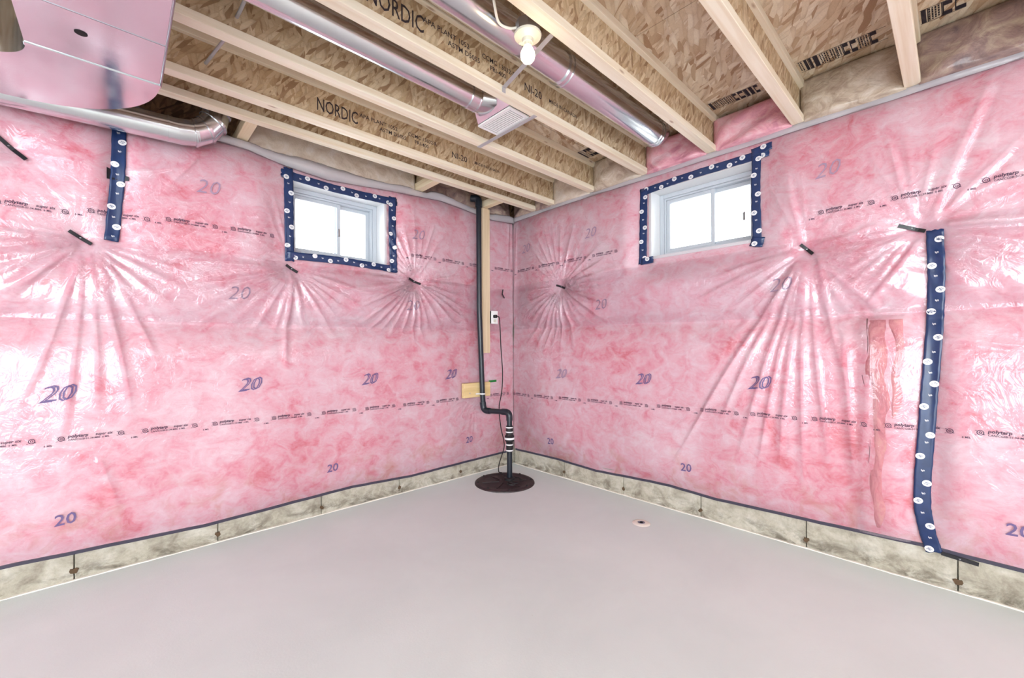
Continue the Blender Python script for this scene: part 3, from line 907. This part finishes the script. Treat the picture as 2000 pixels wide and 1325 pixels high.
ribbon('R', [(2.16, z1 + .055), (2.27, z1 + .062)], .045, 'sheathing_tape', 'small blue tape patch with torn end above the window corner', 'tape', BT, lift=.009)

BS = 'black nailing strips in the plastic sheet'
for k, a, b, lab in (('L', (3.29, 2.16), (3.183, 2.058), 'long black nailing strip under the trunk duct'),
                     ('L', (3.045, 1.75), (2.966, 1.695), 'black nailing strip below and beside the short blue tape'),
                     ('L', (2.065, 1.711), (1.996, 1.669), 'black nailing strip just below the sump pipe wall window sill'),
                     ('L', (1.172, 1.717), (1.069, 1.682), 'black nailing strip between the window and the sump pipe'),
                     ('R', (.584, 1.715), (.684, 1.677), 'black nailing strip on the wall between the corner and a window'),
                     ('R', (2.416, 1.748), (2.474, 1.685), 'black nailing strip between a window and the long blue tape'),
                     ('R', (2.829, 1.767), (2.925, 1.722), 'black nailing strip running into the top of the long blue tape'),
                     ('R', (2.975, .170), (3.095, .160), 'black strip sticking out at the foot of the long blue tape')):
    m = MB(); L_ = math.hypot(b[0] - a[0], b[1] - a[1]); tu, tz = (b[0] - a[0]) / L_, (b[1] - a[1]) / L_; nu_, nz_ = -tz, tu
    rings = []
    for i in range(9):
        s_ = i / 8; cu_, cz_ = a[0] + (b[0] - a[0]) * s_, a[1] + (b[1] - a[1]) * s_
        oo = float(surf_out(k, cu_, cz_)); wd = .0085
        rings.append([wp(k, cu_ + nu_ * d, cz_ + nz_ * d, oo + h_) for d, h_ in ((-wd, .004), (-wd, .0085), (wd, .0085), (wd, .004))])
    m.loft(rings)
    root = thing('nailing_strip', lab, 'strip', wp(k, *a), BS)
    m.build('strip_body', M['black_strip'], root)
    cu_, cz_ = (a[0] + b[0]) / 2, (a[1] + b[1]) / 2
    c_ = wp(k, cu_, cz_, float(surf_out(k, cu_, cz_)) + .009)
    MB().lathe([(0, -.002), (.004, -.002), (.004, .002), (0, .002)], 8, c_).build('nail_head', M['steel'], root)
# bent strip near the corner
m = MB(); m.tube([*[wp('L', u_, z_, float(surf_out('L', u_, z_)) + .005) for u_, z_ in ((.147, 1.724), (.152, 1.68), (.127, 1.641))]], .0055, 6)
tag(m.build('nailing_strip', M['black_strip']), 'bent black nailing strip beside the outlet, near the corner', 'strip', BS)
for a, b in (((2.913, 2.10), (2.905, 2.02)), ((2.838, 2.075), (2.83, 2.045))):
    pass
m = MB(); rings = []
for i in range(9):
    s_ = i / 8; cu_ = 2.91 - .085 * s_; cz_ = 2.075 - .012 * s_
    rings.append([wp('L', cu_, cz_ + d, float(surf_out('L', cu_, cz_)) + h_) for d, h_ in ((-.03 + .02 * s_, .002), (-.03 + .02 * s_, .0035), (.03 - .02 * s_, .0035), (.03 - .02 * s_, .002))])
m.loft(rings)
tag(m.build('nailing_strip', M['black_strip']), 'black strip sticking out behind the short blue tape', 'strip', BS)

# ------------------------------------------------------------------ I-joists
JY = [-.268, -.491, -.929, -1.404, -1.889, -2.373, -2.851, -3.335, -3.82]
ORD = ['first', 'second', 'third', 'fourth', 'fifth', 'sixth', 'seventh', 'eighth', 'ninth']
FW, FH, WT = .060, .038, .011
X0, X1 = -7.4, .055
joists = []
for i, y in enumerate(JY):
    extra = {1: ', stamped with black lettering', 3: ', stamped with black lettering', 4: ', beside the lamp'}.get(i, '')
    r = thing('i_joist', f'wooden I-joist with OSB web, {ORD[i]} out from the sump pipe wall{extra}', 'joist', (X0, y - FW / 2, H), 'I-joists under the subfloor')
    rs = random.Random(i)
    y0, y1 = y, y - FW
    MB().box(X0, X1, y0, y1, H, H + FH, .002).build('bottom_flange', M['flange'], r)
    MB().box(X0, X1, y0, y1, H + JD - FH, H + JD, .002).build('top_flange', M['flange'], r)
    MB().box(X0, X1, y - FW / 2 + WT / 2, y - FW / 2 - WT / 2, H + FH - .006, H + JD - FH + .006).build('web', M['osb_web'], r)
    joists.append(r)

def on_web(i, flat, x, z, name='printed_text', mat='ink_joist'):
    y = JY[i] - FW / 2 - WT / 2 - .0012
    me = bpy.data.meshes.new(name); me.from_pydata([(x + a, y, z + b) for a, b in flat.v], [], flat.f)
    return link(name, me, M[mat], joists[i])
def joist_print(i, xn, x2, xni, xmade, zc):
    on_web(i, Flat().add(*text2d('NORDIC', .105, .0, .0004), sx=xn[1] / .37), xn[0], zc - .036)
    for body, dx, dy in (('APA PLANT 1052', 0, .016), ('CCMC 13032-R', .33, .016), ('ASTM D5055', .13, -.022), ('PRI-400', .38, -.022)):
        on_web(i, Flat().add(*text2d(body, .034, 0, .0003), dx=dx, dy=dy), x2, zc)
    on_web(i, Flat().add(*text2d('NI-20', .06, 0, .0004)), xni, zc - .02)
    on_web(i, Flat().add(*text2d('MADE IN CANADA', .03, 0, .0002)), xmade, zc - .008)
joist_print(1, (-2.043, .22), -1.79, -1.11, -.90, 2.563)
joist_print(3, (-2.16, .24), -1.90, -1.28, -1.08, 2.568)

# stamps on the underside of the subfloor along the rim
def stamp(x0, x1, y0, y1, seed):
    """y0 to y1 is the length of the stamped band"""
    rs = random.Random(seed); f = Flat()
    L_ = abs(y1 - y0); W_ = abs(x1 - x0)
    f.rect(0, L_, 0, .003).rect(0, L_, W_ - .003, W_)
    s = .004
    while s < L_ - .03:
        kind = rs.choice('tbdt')
        if kind == 'b':
            wv = rs.uniform(.01, .02); f.rect(s, s + wv, .004, W_ - .004); s += wv + .008
        elif kind == 'd':
            wv = rs.uniform(.02, .035); f.rect(s, s + wv, .004, W_ * .3); f.rect(s, s + wv, W_ * .7, W_ - .004)
            f.rect(s, s + .004, W_ * .3, W_ * .7); s += wv + .008
        else:
            for q in range(rs.randint(2, 4)):
                yy = .008
                while yy < W_ - .015:
                    h_ = rs.uniform(.006, .018)
                    f.rect(s, s + .0055, yy, min(yy + h_, W_ - .008)); yy += h_ + rs.uniform(.003, .006)
                s += .010
            s += .005
        if rs.random() < .4: f.rect(s - .004, s - .001, 0, W_)
    sg = 1 if y1 > y0 else -1
    me = bpy.data.meshes.new('printed_stamp')
    me.from_pydata([(x0 + (x1 - x0) * b / W_, y0 + sg * a, H + JD - .0015) for a, b in f.v], [], f.f)
    return link('printed_stamp', me, M['stamp'], root_ceiling)
root_ceiling = root = bpy.data.objects['ceiling']
stamp(-.165, -.068, -1.955, -2.245, 1); stamp(-.205, -.09, -2.44, -2.80, 2); stamp(-.205, -.09, -2.915, -3.06, 3); stamp(-.245, -.105, -.99, -1.14, 4); stamp(-.17, -.08, -1.80, -1.86, 5)

# ------------------------------------------------------------------ blocking between the first joist and the rim
for x, lab in ((-2.31, 'short lumber blocking beside the round duct elbow, above the plastic sheet'),
               (-1.065, 'short lumber blocking between the window and the sump pipe'),
               (-.40, 'short lumber blocking just behind the top of the sump pipe')):
    r = thing('blocking', lab, 'blocking', (x, -.1, H), 'short blocking pieces on the rim')
    MB().box(x - .03, x + .03, -.267, .118, H, H + .06, .002).build('block_body', M['lumber_y'], r)
    MB().box(x - .006, x + .006, -.2925, .118, H + .055, H + JD - FH + .002).build('block_web', M['osb_web'], r)
    MB().box(x - .03, x + .03, -.267, .118, H + JD - FH, H + JD, .002).build('block_top', M['lumber_y'], r)

# ------------------------------------------------------------------ stuffed rim insulation in the joist bays
def pillow(name, label, a, b, z0, z1, mat, axis, depth=.05, back=.09, base=.0, amp=.022, seed=0, group='insulation stuffed along the rim'):
    """lumpy batt between a and b along the wall; axis 'x' = on the left wall rim, 'y' = on the right wall rim"""
    n = max(10, int(abs(b - a) / .018)); mz = 14
    rs = np.random.RandomState(seed); ph = rs.uniform(0, 6.3, 12); kk = rs.uniform(6, 26, (12, 2))
    m = MB(); vs = []; fs = []
    for lay in (0, 1):
        for i in range(n + 1):
            for j in range(mz + 1):
                s, t_ = i / n, j / mz
                u = a + (b - a) * s
                zb = z0 if z0 else float(np.interp(-u, *TOP['L'])) - .002
                z = zb + (z1 - zb) * t_
                o = sum(math.sin(kk[q, 0] * u + kk[q, 1] * z * 1.6 + ph[q]) for q in range(12)) / 6
                bul = (1 - abs(2 * s - 1) ** 4) * (1 - (t_) ** 6 * .8)
                d = base + (depth * bul + amp * o * bul) if lay else base - back
                slope = (1 - t_) * (.02 if axis == 'x' else .004)
                p = d + (slope if lay else 0)
                vs.append((u, -p, z) if axis == 'x' else (-p, u, z))
    N1 = (n + 1) * (mz + 1)
    for i in range(n):
        for j in range(mz):
            q = i * (mz + 1) + j
            fs.append((q + N1, q + mz + 1 + N1, q + mz + 2 + N1, q + 1 + N1)); fs.append((q, q + 1, q + mz + 2, q + mz + 1))
    for i in range(n):
        q = i * (mz + 1); fs.append((q, q + mz + 1, q + mz + 1 + N1, q + N1)); q += mz; fs.append((q, q + N1, q + mz + 1 + N1, q + mz + 1))
    for j in range(mz):
        fs.append((j, j + N1, j + 1 + N1, j + 1)); q = n * (mz + 1) + j; fs.append((q, q + 1, q + 1 + N1, q + N1))
    m.add(vs, fs)
    o = m.build(name, mat, None, True)
    return tag(o, label, 'insulation', group)
bays = [(1, 2, 'bag_rim', 'second and third', 'beige'), (2, 3, 'bag_beige', 'third and fourth', 'beige'), (3, 4, 'bag_pink', 'fourth and fifth', 'pink'),
        (4, 5, 'bag_pink', 'fifth and sixth', 'pink'), (5, 6, 'bag_beige', 'sixth and seventh', 'beige'), (6, 7, 'bag_dark', 'seventh and eighth', 'taupe')]
for i, j, mt, nm, colr in bays:
    pillow('rim_batt', f'{colr} plastic-wrapped rim insulation stuffed between the {nm} joists', JY[i] - FW / 2 - .012, JY[j] - FW / 2 + .012, 2.441, H + JD - .004 - (.03 if mt == 'bag_pink' else 0.0), M[mt], 'y',
           depth=.03 if mt == 'bag_rim' else .05, amp=.012 if mt in ('bag_rim',) else .022, seed=i)
pillow('rim_batt', 'taupe plastic-wrapped rim insulation in the corner behind the first joist', -.02, JY[0] - FW / 2 + .008, 2.441, H + JD - .004, M['bag_dark'], 'y', depth=.03, seed=21)
pillow('rim_batt', 'taupe plastic-wrapped rim insulation stuffed between the first and second joists', JY[0] - FW / 2 - .008, JY[1] - FW / 2 + .008, 2.441, H + JD - .004, M['bag_dark'], 'y', depth=.03, seed=23)
pillow('rim_batt', 'smooth beige sheet over the rim board above the sump pipe wall window', -2.275, -1.10, None, H + JD - .004, M['bag_rim'], 'x', depth=.010, back=.012, base=-.020, amp=.004, seed=31)
pillow('rim_batt', 'taupe rim insulation in the dark bay beside the top of the sump pipe', -1.03, -.435, 2.441, H + JD - .004, M['bag_dark'], 'x', depth=.01, back=.06, base=-.05, amp=.02, seed=33)
pillow('rim_batt', 'taupe rim insulation in the dark bay between the pipe and the corner', -.365, -.02, 2.441, H + JD - .004, M['bag_dark'], 'x', depth=.03, back=.07, base=-.04, amp=.02, seed=35)
# loose milky lip of film turned over at the top of the walls
for k in 'LR':
    us = np.arange(.0, 3.9, .04); rs = np.random.RandomState(4 if k == 'L' else 9)
    ring = []
    for u in us:
        t_ = float(np.interp(u, *TOP[k])); hgt = .022 + .012 * math.sin(u * 7 + 1) + .010 * rs.rand(); oo = .03 + .006 * math.sin(u * 11)
        oo = oo + .010 if k == 'L' else oo - .008
        if k == 'L': oo = oo + (.024 - oo) * (1 - float(smooth(abs(u - .39), .06, .12)))   # tucked behind the upright board
        if k == 'R': hgt *= .5
        if k == 'L': hgt += .03 * math.exp(-((u - 1.75) / .4) ** 2)
        posts = ([(-y_ + .03, .055) for y_ in JY] if k == 'R' else [(2.31, .055), (1.065, .055), (.40, .055)])
        near = max([1 - float(smooth(abs(u - pu_), pw_, pw_ + .05)) for pu_, pw_ in posts])
        hgt = hgt * (1 - near) + min(hgt, max(.002, 2.4485 - t_)) * near
        ring.append([wp(k, u, t_ - .03, .016), wp(k, u, t_ - .028, oo), wp(k, u, t_ + hgt * .5, oo + .006), wp(k, u, t_ + hgt, oo - .012), wp(k, u, t_ + hgt, oo - .016), wp(k, u, t_ + hgt * .4, oo - .004)])
    o = MB().loft(ring).build('film_lip', mat_film('milky_film_lip', .42, srgb(240, 234, 240), .12), films[k], True)

# ------------------------------------------------------------------ trunk duct with flat elbow
ZT0, ZT1 = 2.205, 2.405
XR, WD = -2.745, .352
XC, YC = -3.238, -.862
tr = thing('trunk_duct', 'large shiny rectangular trunk duct with flat elbow under the joists', 'duct', (-2.92, -2, ZT0))
def rect_ring(p_out, p_in):
    return [(p_out[0], p_out[1], ZT0), (p_out[0], p_out[1], ZT1), (p_in[0], p_in[1], ZT1), (p_in[0], p_in[1], ZT0)]
Ro = XR - XC; Ri = Ro - WD
MB().loft([rect_ring((XR, -5.6), (XR - WD, -5.6)), rect_ring((XR, -1.166), (XR - WD, -1.166))]).build('straight_section', M['trunk'], tr)
MB().loft([rect_ring((XR, -1.163), (XR - WD, -1.163)), rect_ring((XR, YC - .004), (XR - WD, YC - .004))]).build('straight_section', M['trunk'], tr)
rings = []
for q in range(25):
    a = PI / 2 * q / 24
    rings.append(rect_ring((XC + Ro * math.cos(a), YC + Ro * math.sin(a)), (XC + Ri * math.cos(a), YC + Ri * math.sin(a))))
MB().loft(rings).build('elbow', M['trunk'], tr, 'auto')
MB().loft([rect_ring((XC - .003, YC + Ro), (XC - .003, YC + Ri)), rect_ring((-5.2, YC + Ro), (-5.2, YC + Ri))]).build('straight_section', M['trunk'], tr)
MB().box(XR + .003, XR - WD - .003, YC - .014, YC + .010, ZT0 - .004, ZT1 + .003, .002).build('drive_cleat', M['trunk'], tr)
MB().box(XR + .0015, XR - WD - .002, -1.1665, -1.1625, ZT0 - .0015, ZT1 + .001).build('seam', M['steel'], tr)
MB().tube([(XR + .001, -5.6, ZT0), (XR + .001, YC, ZT0)], .004, 8).build('corner_bead', M['trunk'], tr, True)
m = MB(); m.lathe([(0, -.0015), (.016, -.0015), (.016, .001), (0, .001)], 20, (-2.955, -1.055, ZT0)); m.build('pilot_hole', M['dark'], tr)
# hanger straps up to the joists
for y in (-.955, -1.43, -1.92):
    MB().box(XR + .001, XR + .003, y - .012, y + .012, ZT0 + .02, H - .0005).build('hanger_strap', M['steel'], tr)

# ------------------------------------------------------------------ round duct along the sump pipe wall
rd = thing('round_duct', 'round galvanised duct with segmented elbow along the wall beneath the first joist', 'duct', (-3.0, -.13, 2.27))
R1 = .066
p0 = Vector((-5.0, -.135, 2.23)); p1 = Vector((-2.62, -.135, 2.345))
MB().tube([p0, p1], R1, 26).build('duct_pipe', M['galv'], rd, 'auto')
ctr = Vector((-2.62, -.135, 2.345 + .16)); 
prev = None
for q in range(4):
    pts = []
    for e in (0, 1):
        a = (q + e) * PI / 2 / 4
        pts.append(ctr + Vector((math.sin(a) * .16, 0, -math.cos(a) * .16)))
    MB().tube([pts[0] - (pts[1] - pts[0]) * .22, pts[1] + (pts[1] - pts[0]) * .22], R1 + .001, 24).build('elbow_gore', M['galv'], rd, 'auto')
    d = (pts[1] - pts[0]).normalized()
    MB().tube([pts[1] - d * .004, pts[1] + d * .004], R1 + .0085, 24).build('elbow_seam', M['galv'], rd, 'auto')
MB().tube([ctr + Vector((.16, 0, 0)), ctr + Vector((.16, 0, .17))], R1 + .001, 24).build('riser', M['galv'], rd, 'auto')
d = (p1 - p0).normalized()
MB().tube([p1 - d * .055, p1 - d * .048], R1 + .004, 26).build('bead', M['galv'], rd, 'auto')
q0 = p1 - d * .32
MB().tube([q0, q0 + d * .006], R1 + .003, 26).build('bead', M['galv'], rd, 'auto')

# ------------------------------------------------------------------ round duct with register boot (bay 3-4)
d3 = thing('round_duct', 'slim round galvanised duct ending in a boot with a white ceiling grille', 'duct', (-3, -1.215, 2.53))
Y3, Z3, R3 = -1.215, 2.535, .064
MB().tube([(-5.6, Y3, Z3), (-1.475, Y3, Z3)], R3, 26).build('duct_pipe', M['galv'], d3, 'auto')
MB().tube([(-1.49, Y3, Z3), (-1.43, Y3, Z3)], R3 + .004, 26).build('collar', M['galv'], d3, 'auto')
for x in (-1.488, -1.434): MB().tube([(x - .003, Y3, Z3), (x + .003, Y3, Z3)], R3 + .007, 26).build('bead', M['galv'], d3, 'auto')
gx0, gx1, gy0, gy1, gz = -1.335, -1.185, -1.115, -1.385, 2.463
n = 24; ra = []; rb = []
for q in range(n):
    a = 2 * PI * q / n
    ra.append((-1.43, Y3 + R3 * math.cos(a), Z3 + R3 * math.sin(a)))
    c, s = math.cos(a), math.sin(a); mx = max(abs(c), abs(s)); c /= mx; s /= mx
    rb.append(((gx0 + gx1) / 2 - s * (gx1 - gx0) / 2 * -1 * -1, (gy0 + gy1) / 2 + c * abs(gy1 - gy0) / 2, gz + .004))
rm = [tuple((np.array(p) * .45 + np.array(q_) * .55) + np.array((-.01, 0, .02))) for p, q_ in zip(ra, rb)]
MB().loft([ra, rm, rb]).build('boot', M['galv'], d3, 'auto')
g = thing('ceiling_grille', 'white slotted register grille on the duct boot, between two joists', 'grille', ((gx0 + gx1) / 2, (gy0 + gy1) / 2, gz))
fr = MB()
for bx in ((gx0, gx1, gy0, gy0 - .018), (gx0, gx1, gy1 + .018, gy1), (gx0, gx0 + .018, gy0 - .018, gy1 + .018), (gx1 - .018, gx1, gy0 - .018, gy1 + .018)):
    fr.box(bx[0], bx[1], bx[2], bx[3], gz - .010, gz)
fr.build('grille_frame', M['white_enamel'], g)
MB().box(gx0 + .018, gx1 - .018, gy0 - .018, gy1 + .018, gz - .0015, gz).build('recess_shade', M['dark'], g)  # near-black sheet paints the shade of the recess behind the slats
ns = 15
for q in range(ns):
    y = gy0 - .022 - (abs(gy1 - gy0) - .044) * (q + .5) / ns
    sl = MB(); sl.add([(gx0 + .017, y + .0045, gz - .009), (gx1 - .017, y + .0045, gz - .009), (gx1 - .017, y - .0045, gz - .0075), (gx0 + .017, y - .0045, gz - .0075),
                       (gx0 + .017, y + .0045, gz - .0075), (gx1 - .017, y + .0045, gz - .0075), (gx1 - .017, y - .0045, gz - .006), (gx0 + .017, y - .0045, gz - .006)],
                      [(0, 1, 2, 3), (4, 7, 6, 5), (0, 4, 5, 1), (1, 5, 6, 2), (2, 6, 7, 3), (3, 7, 4, 0)])
    sl.build('slat', M['white_enamel'], g)
st = MB(); st.box(-1.195, -1.170, -.93, -1.43, H - .0035, H - .0005)
tag(st.build('mounting_strap', M['grey_cable']), 'flat grey metal strap spanning two joists beside the ceiling grille', 'strap')

# ------------------------------------------------------------------ round duct in the lamp bay (4-5)
d4 = thing('round_duct', 'wide round galvanised duct passing behind the lamp to the rim', 'duct', (-3, -1.665, 2.575))
Y4, Z4, R4 = -1.655, 2.578, .076
MB().tube([(-5.6, Y4, Z4), (-1.20, Y4, Z4)], R4 - .004, 28).build('duct_pipe', M['galv'], d4, 'auto')
MB().tube([(-1.235, Y4, Z4), (-.26, Y4, Z4)], R4, 28).build('duct_pipe', M['galv'], d4, 'auto')
for x in (-1.235, -1.205, -.29, -.262): MB().tube([(x - .004, Y4, Z4), (x + .004, Y4, Z4)], R4 + .005, 28).build('bead', M['galv'], d4, 'auto')
pts = [(-.262, Y4, Z4), (-.235, Y4, Z4 + .008), (-.215, Y4, Z4 + .03), (-.21, Y4, Z4 + .07)]
MB().tube(pts, R4 - .004, 24).build('end_elbow', M['galv'], d4, 'auto')

# ------------------------------------------------------------------ lamp with bar hanger, box, cable
LX, LY = -1.640, -1.822
lamp = thing('ceiling_lamp', 'lit bare bulb in a round white porcelain lampholder under the joists', 'lamp', (LX, LY, H))
MB().lathe([(.048, .0), (.050, .004), (.050, .046), (.0, .046)], 8, (LX, LY, 2.452)).build('junction_box', M['steel'], lamp)
MB().lathe([(.0, -.030), (.021, -.030), (.024, -.016), (.036, -.010), (.055, -.005), (.057, .002), (.054, .006), (0, .006)], 36, (LX, LY, 2.446)).build('lampholder', M['white_porcelain'], lamp, 'auto')
MB().box(LX - .009, LX + .009, LY + .020, LY + .046, 2.430, 2.442, .003).build('switch_lug', M['white_porcelain'], lamp)
MB().tube([(LX, LY + .04, 2.431), (LX, LY + .047, 2.429)], .0025, 8).build('screw', M['steel'], lamp)
MB().lathe([(.0145, 0), (.0145, -.006), (.0155, -.008), (.0145, -.010), (.0155, -.014), (.0145, -.016), (.0155, -.02), (.015, -.028)], 24, (LX, LY, 2.424)).build('bulb_base', M['white_porcelain'], lamp, True)
MB().lathe([(.0145, 0), (.017, -.006), (.0235, -.018), (.029, -.031), (.030, -.042), (.027, -.055), (.0195, -.065), (.009, -.0705), (.0, -.072)], 32, (LX, LY, 2.405)).build('bulb', M['bulb'], lamp, True)
bar = MB(); a = Vector((-1.545, -1.884, 2.474)); b = Vector((-1.45, -1.468, 2.474)); dd = (b - a).normalized(); pp = Vector((dd.y, -dd.x, 0)) * .011
for zz in (0,):
    bar.add([a + pp, a - pp, b - pp, b + pp] + [q_ + Vector((0, 0, .003)) for q_ in (a + pp, a - pp, b - pp, b + pp)], [(0, 1, 2, 3), (4, 7, 6, 5), (0, 4, 5, 1), (1, 5, 6, 2), (2, 6, 7, 3), (3, 7, 4, 0)])
bar.box(b.x - .011, b.x + .011, b.y, b.y + .003, 2.45, 2.477)
bar.build('bar_hanger', M['grey_cable'], lamp)
cable = spline([(-1.83, -1.83, 2.66), (-1.815, -1.805, 2.56), (-1.79, -1.79, 2.50), (-1.745, -1.763, 2.478), (-1.70, -1.775, 2.472), (-1.67, -1.80, 2.478), (-1.665, -1.805, 2.490)], 10)
MB().tube(cable, .0055, 10).build('supply_cable', M['white_cable'], lamp, True)

# grey pipe crossing the joists through drilled holes
gp = MB(); gp.tube([(-2.605, -.12, 2.552), (-2.60, -.28, 2.552), (-2.555, -.53, 2.552), (-2.515, -.80, 2.552), (-2.50, -1.02, 2.552), (-2.496, -1.085, 2.560), (-2.494, -1.135, 2.590), (-2.492, -1.18, 2.612), (-2.491, -1.22, 2.616), (-2.49, -1.42, 2.616)], .007, 10)
tag(gp.build('water_line', M['grey_cable'], None, True), 'thin grey water line threaded across through the joist webs', 'pipe')

# ------------------------------------------------------------------ sump pit: lid, discharge pipe, valve, cord
SX, SY = -.455, -.365
lid = thing('sump_lid', 'round black sump pit lid set in the floor at the corner', 'lid', (SX, SY, 0))
MB().lathe([(0, .010), (.17, .010), (.20, .009), (.215, .014), (.245, .014), (.255, .008), (.257, .0)], 44, (SX, SY, 0)).build('lid_plate', M['lid'], lid, 'auto')
for q in range(8):
    a = 2 * PI * q / 8 + .2
    MB().lathe([(0, .022), (.008, .022), (.009, .013)], 8, (SX + .23 * math.cos(a), SY + .23 * math.sin(a), 0)).build('bolt', M['black_rubber'], lid)
for q in range(6):
    a = 2 * PI * q / 6 + .5
    c, s = math.cos(a), math.sin(a); w_ = .006
    MB().add([(SX + c * r - s * e, SY + s * r + c * e, z) for z in (.008, .017) for r, e in ((.05, -w_), (.19, -w_), (.19, w_), (.05, w_))],
             [(0, 3, 2, 1), (4, 5, 6, 7), (0, 1, 5, 4), (1, 2, 6, 5), (2, 3, 7, 6), (3, 0, 4, 7)]).build('rib', M['lid'], lid)
MB().lathe([(.0, .0125), (.028, .0125), (.030, .018), (.040, .018), (.042, .01)], 24, (-.455, -.455, 0)).build('vent_port', M['black_rubber'], lid, 'auto')
PXL, PYL = -.394, -.362
MB().lathe([(.027, .01), (.045, .01), (.045, .028), (.036, .034), (.027, .034)], 24, (PXL, PYL, 0)).build('pipe_seal', M['black_rubber'], lid, 'auto')

RP = .0235
pipe = thing('discharge_pipe', 'black plastic sump discharge pipe rising from the lid to the joists', 'pipe', (PXL, PYL, 0))
path_low = arc_path([(PXL, PYL, .012), (PXL, PYL, .598), (-.452, -.082, .588), (-.462, -.078, .72), (-.497, -.078, 1.5), (-.497, -.075, 2.50)], .045, 8)
MB().tube(path_low, RP, 20).build('pipe_run', M['abs'], pipe, 'auto')
def sleeve(p0, p1, r, nm, mt):
    return MB().tube([p0, p1], r, 22).build(nm, M[mt], pipe, 'auto')
# elbows as thicker fittings
MB().tube(arc_path([(PXL, PYL, .525), (PXL, PYL, .598), (-.410, -.288, .5955)], .045, 8), RP + .005, 20).build('elbow', M['abs'], pipe, 'auto')
MB().tube(arc_path([(-.437, -.152, .590), (-.452, -.082, .588), (-.459, -.078, .665)], .045, 8), RP + .005, 20).build('elbow', M['abs'], pipe, 'auto')
MB().tube(arc_path([(-.497, -.076, 2.43), (-.497, -.075, 2.505), (-.54, -.02, 2.515)], .03, 6), RP + .008, 20).build('elbow', M['abs'], pipe, 'auto')
MB().lathe([(RP, .255), (.030, .258), (.030, .335), (.035, .345), (.041, .352), (.041, .392), (.035, .398), (.031, .405), (.031, .478), (RP, .482)], 26, (PXL, PYL, 0)).build('check_valve', M['black_rubber'], pipe, 'auto'); valve = bpy.data.objects[[o.name for o in pipe.children if o.name.startswith('check_valve')][0]]
for z, r_, h_ in ((.268, .0325, .010), (.318, .0325, .010), (.372, .0435, .016), (.428, .0335, .009), (.468, .0335, .010)):
    MB().lathe([(r_ - .004, z - h_ / 2), (r_, z - h_ / 2), (r_, z + h_ / 2), (r_ - .004, z + h_ / 2)], 26, (PXL, PYL, 0)).build('hose_clamp', M['tape_logo'], valve, 'auto')
zc = .742
MB().lathe([(RP, zc - .006), (RP + .003, zc - .006), (RP + .003, zc + .006), (RP, zc + .006)], 22, (-.464, -.078, 0)).build('pipe_strap', M['tape_logo'], pipe, 'auto')
MB().box(-.52, -.478, -.056, -.0505, zc - .006, zc + .006).build('pipe_strap', M['tape_logo'], pipe)

cord = thing('pump_cord', 'black pump power cord hanging from the outlet down to the pit lid', 'cord', (-.3, -.08, .0))
cp = [(-.300, -.088, 1.452), (-.275, -.098, 1.440), (-.258, -.090, 1.36), (-.246, -.088, 1.17), (-.228, -.090, .93), (-.240, -.092, .75), (-.275, -.094, .60), (-.262, -.10, .42),
      (-.228, -.105, .28), (-.238, -.115, .21), (-.318, -.14, .09), (-.352, -.17, .035), (-.36, -.22, .024), (-.375, -.29, .024), (-.384, -.325, .027)]
MB().tube(spline(cp, 8), .0048, 8).build('cord_run', M['black_rubber'], cord, True)
MB().box(-.318, -.290, -.094, -.058, 1.438, 1.466, .005).build('plug', M['black_rubber'], cord)
loop = [(SX + .02 + .06 * math.cos(a), SY - .13 + .05 * math.sin(a), .022 + .004 * math.sin(3 * a)) for a in np.linspace(-2.6, 1.6, 16)]
loop = [(-.372, -.325, .0245), (-.345, -.365, .0245), (-.335, -.42, .0245), (-.36, -.47, .0245), (-.40, -.50, .0245), (-.45, -.505, .0245), (-.475, -.48, .0245)]
MB().tube(spline(loop, 8), .0048, 8).build('cord_coil', M['black_rubber'], cord, True)

stud = MB(); stud.box(-.432, -.345, -.050, -.012, 1.11, 2.448, .002)
tag(stud.build('backing_stud', M['lumber_z']), 'upright pale lumber board behind the sump pipe', 'board')
ob = thing('outlet', 'white wall outlet with black cord plugged in, beside the board', 'outlet', (-.295, -.03, 1.44))
MB().box(-.335, -.255, -.058, -.050, 1.382, 1.505, .003).build('cover_plate', M['white_enamel'], ob)
MB().box(-.342, -.262, -.050, .0, 1.388, 1.50).build('outlet_box', M['abs'], ob)
for z in (1.396, 1.438): MB().box(-.312, -.279, -.061, -.057, z, z + .028, .002).build('receptacle', M['white_porcelain'], ob)
blk = thing('plywood_block', 'small plywood block holding the pipe strap low on the wall', 'block', (-.5, -.03, .72))
MB().box(-.648, -.345, -.050, -.012, .712, .842, .002).build('block_face', M['plywood'], blk)
MB().tube([(-.585, -.052, .752), (-.585, -.0495, .752)], .006, 8).build('screw', M['steel'], blk)
gt = Flat().rect(-.047, .047, -.010, .010)
o = on_wall(gt, 'L', .285, .842, 'green_tape', M['green'], None, tilt=.04, lift=.004)
me = o.data
sol = o.modifiers.new('thick', 'SOLIDIFY'); sol.thickness = .0008
tag(o, 'small strip of green tape on the plastic beside the plywood block', 'tape')
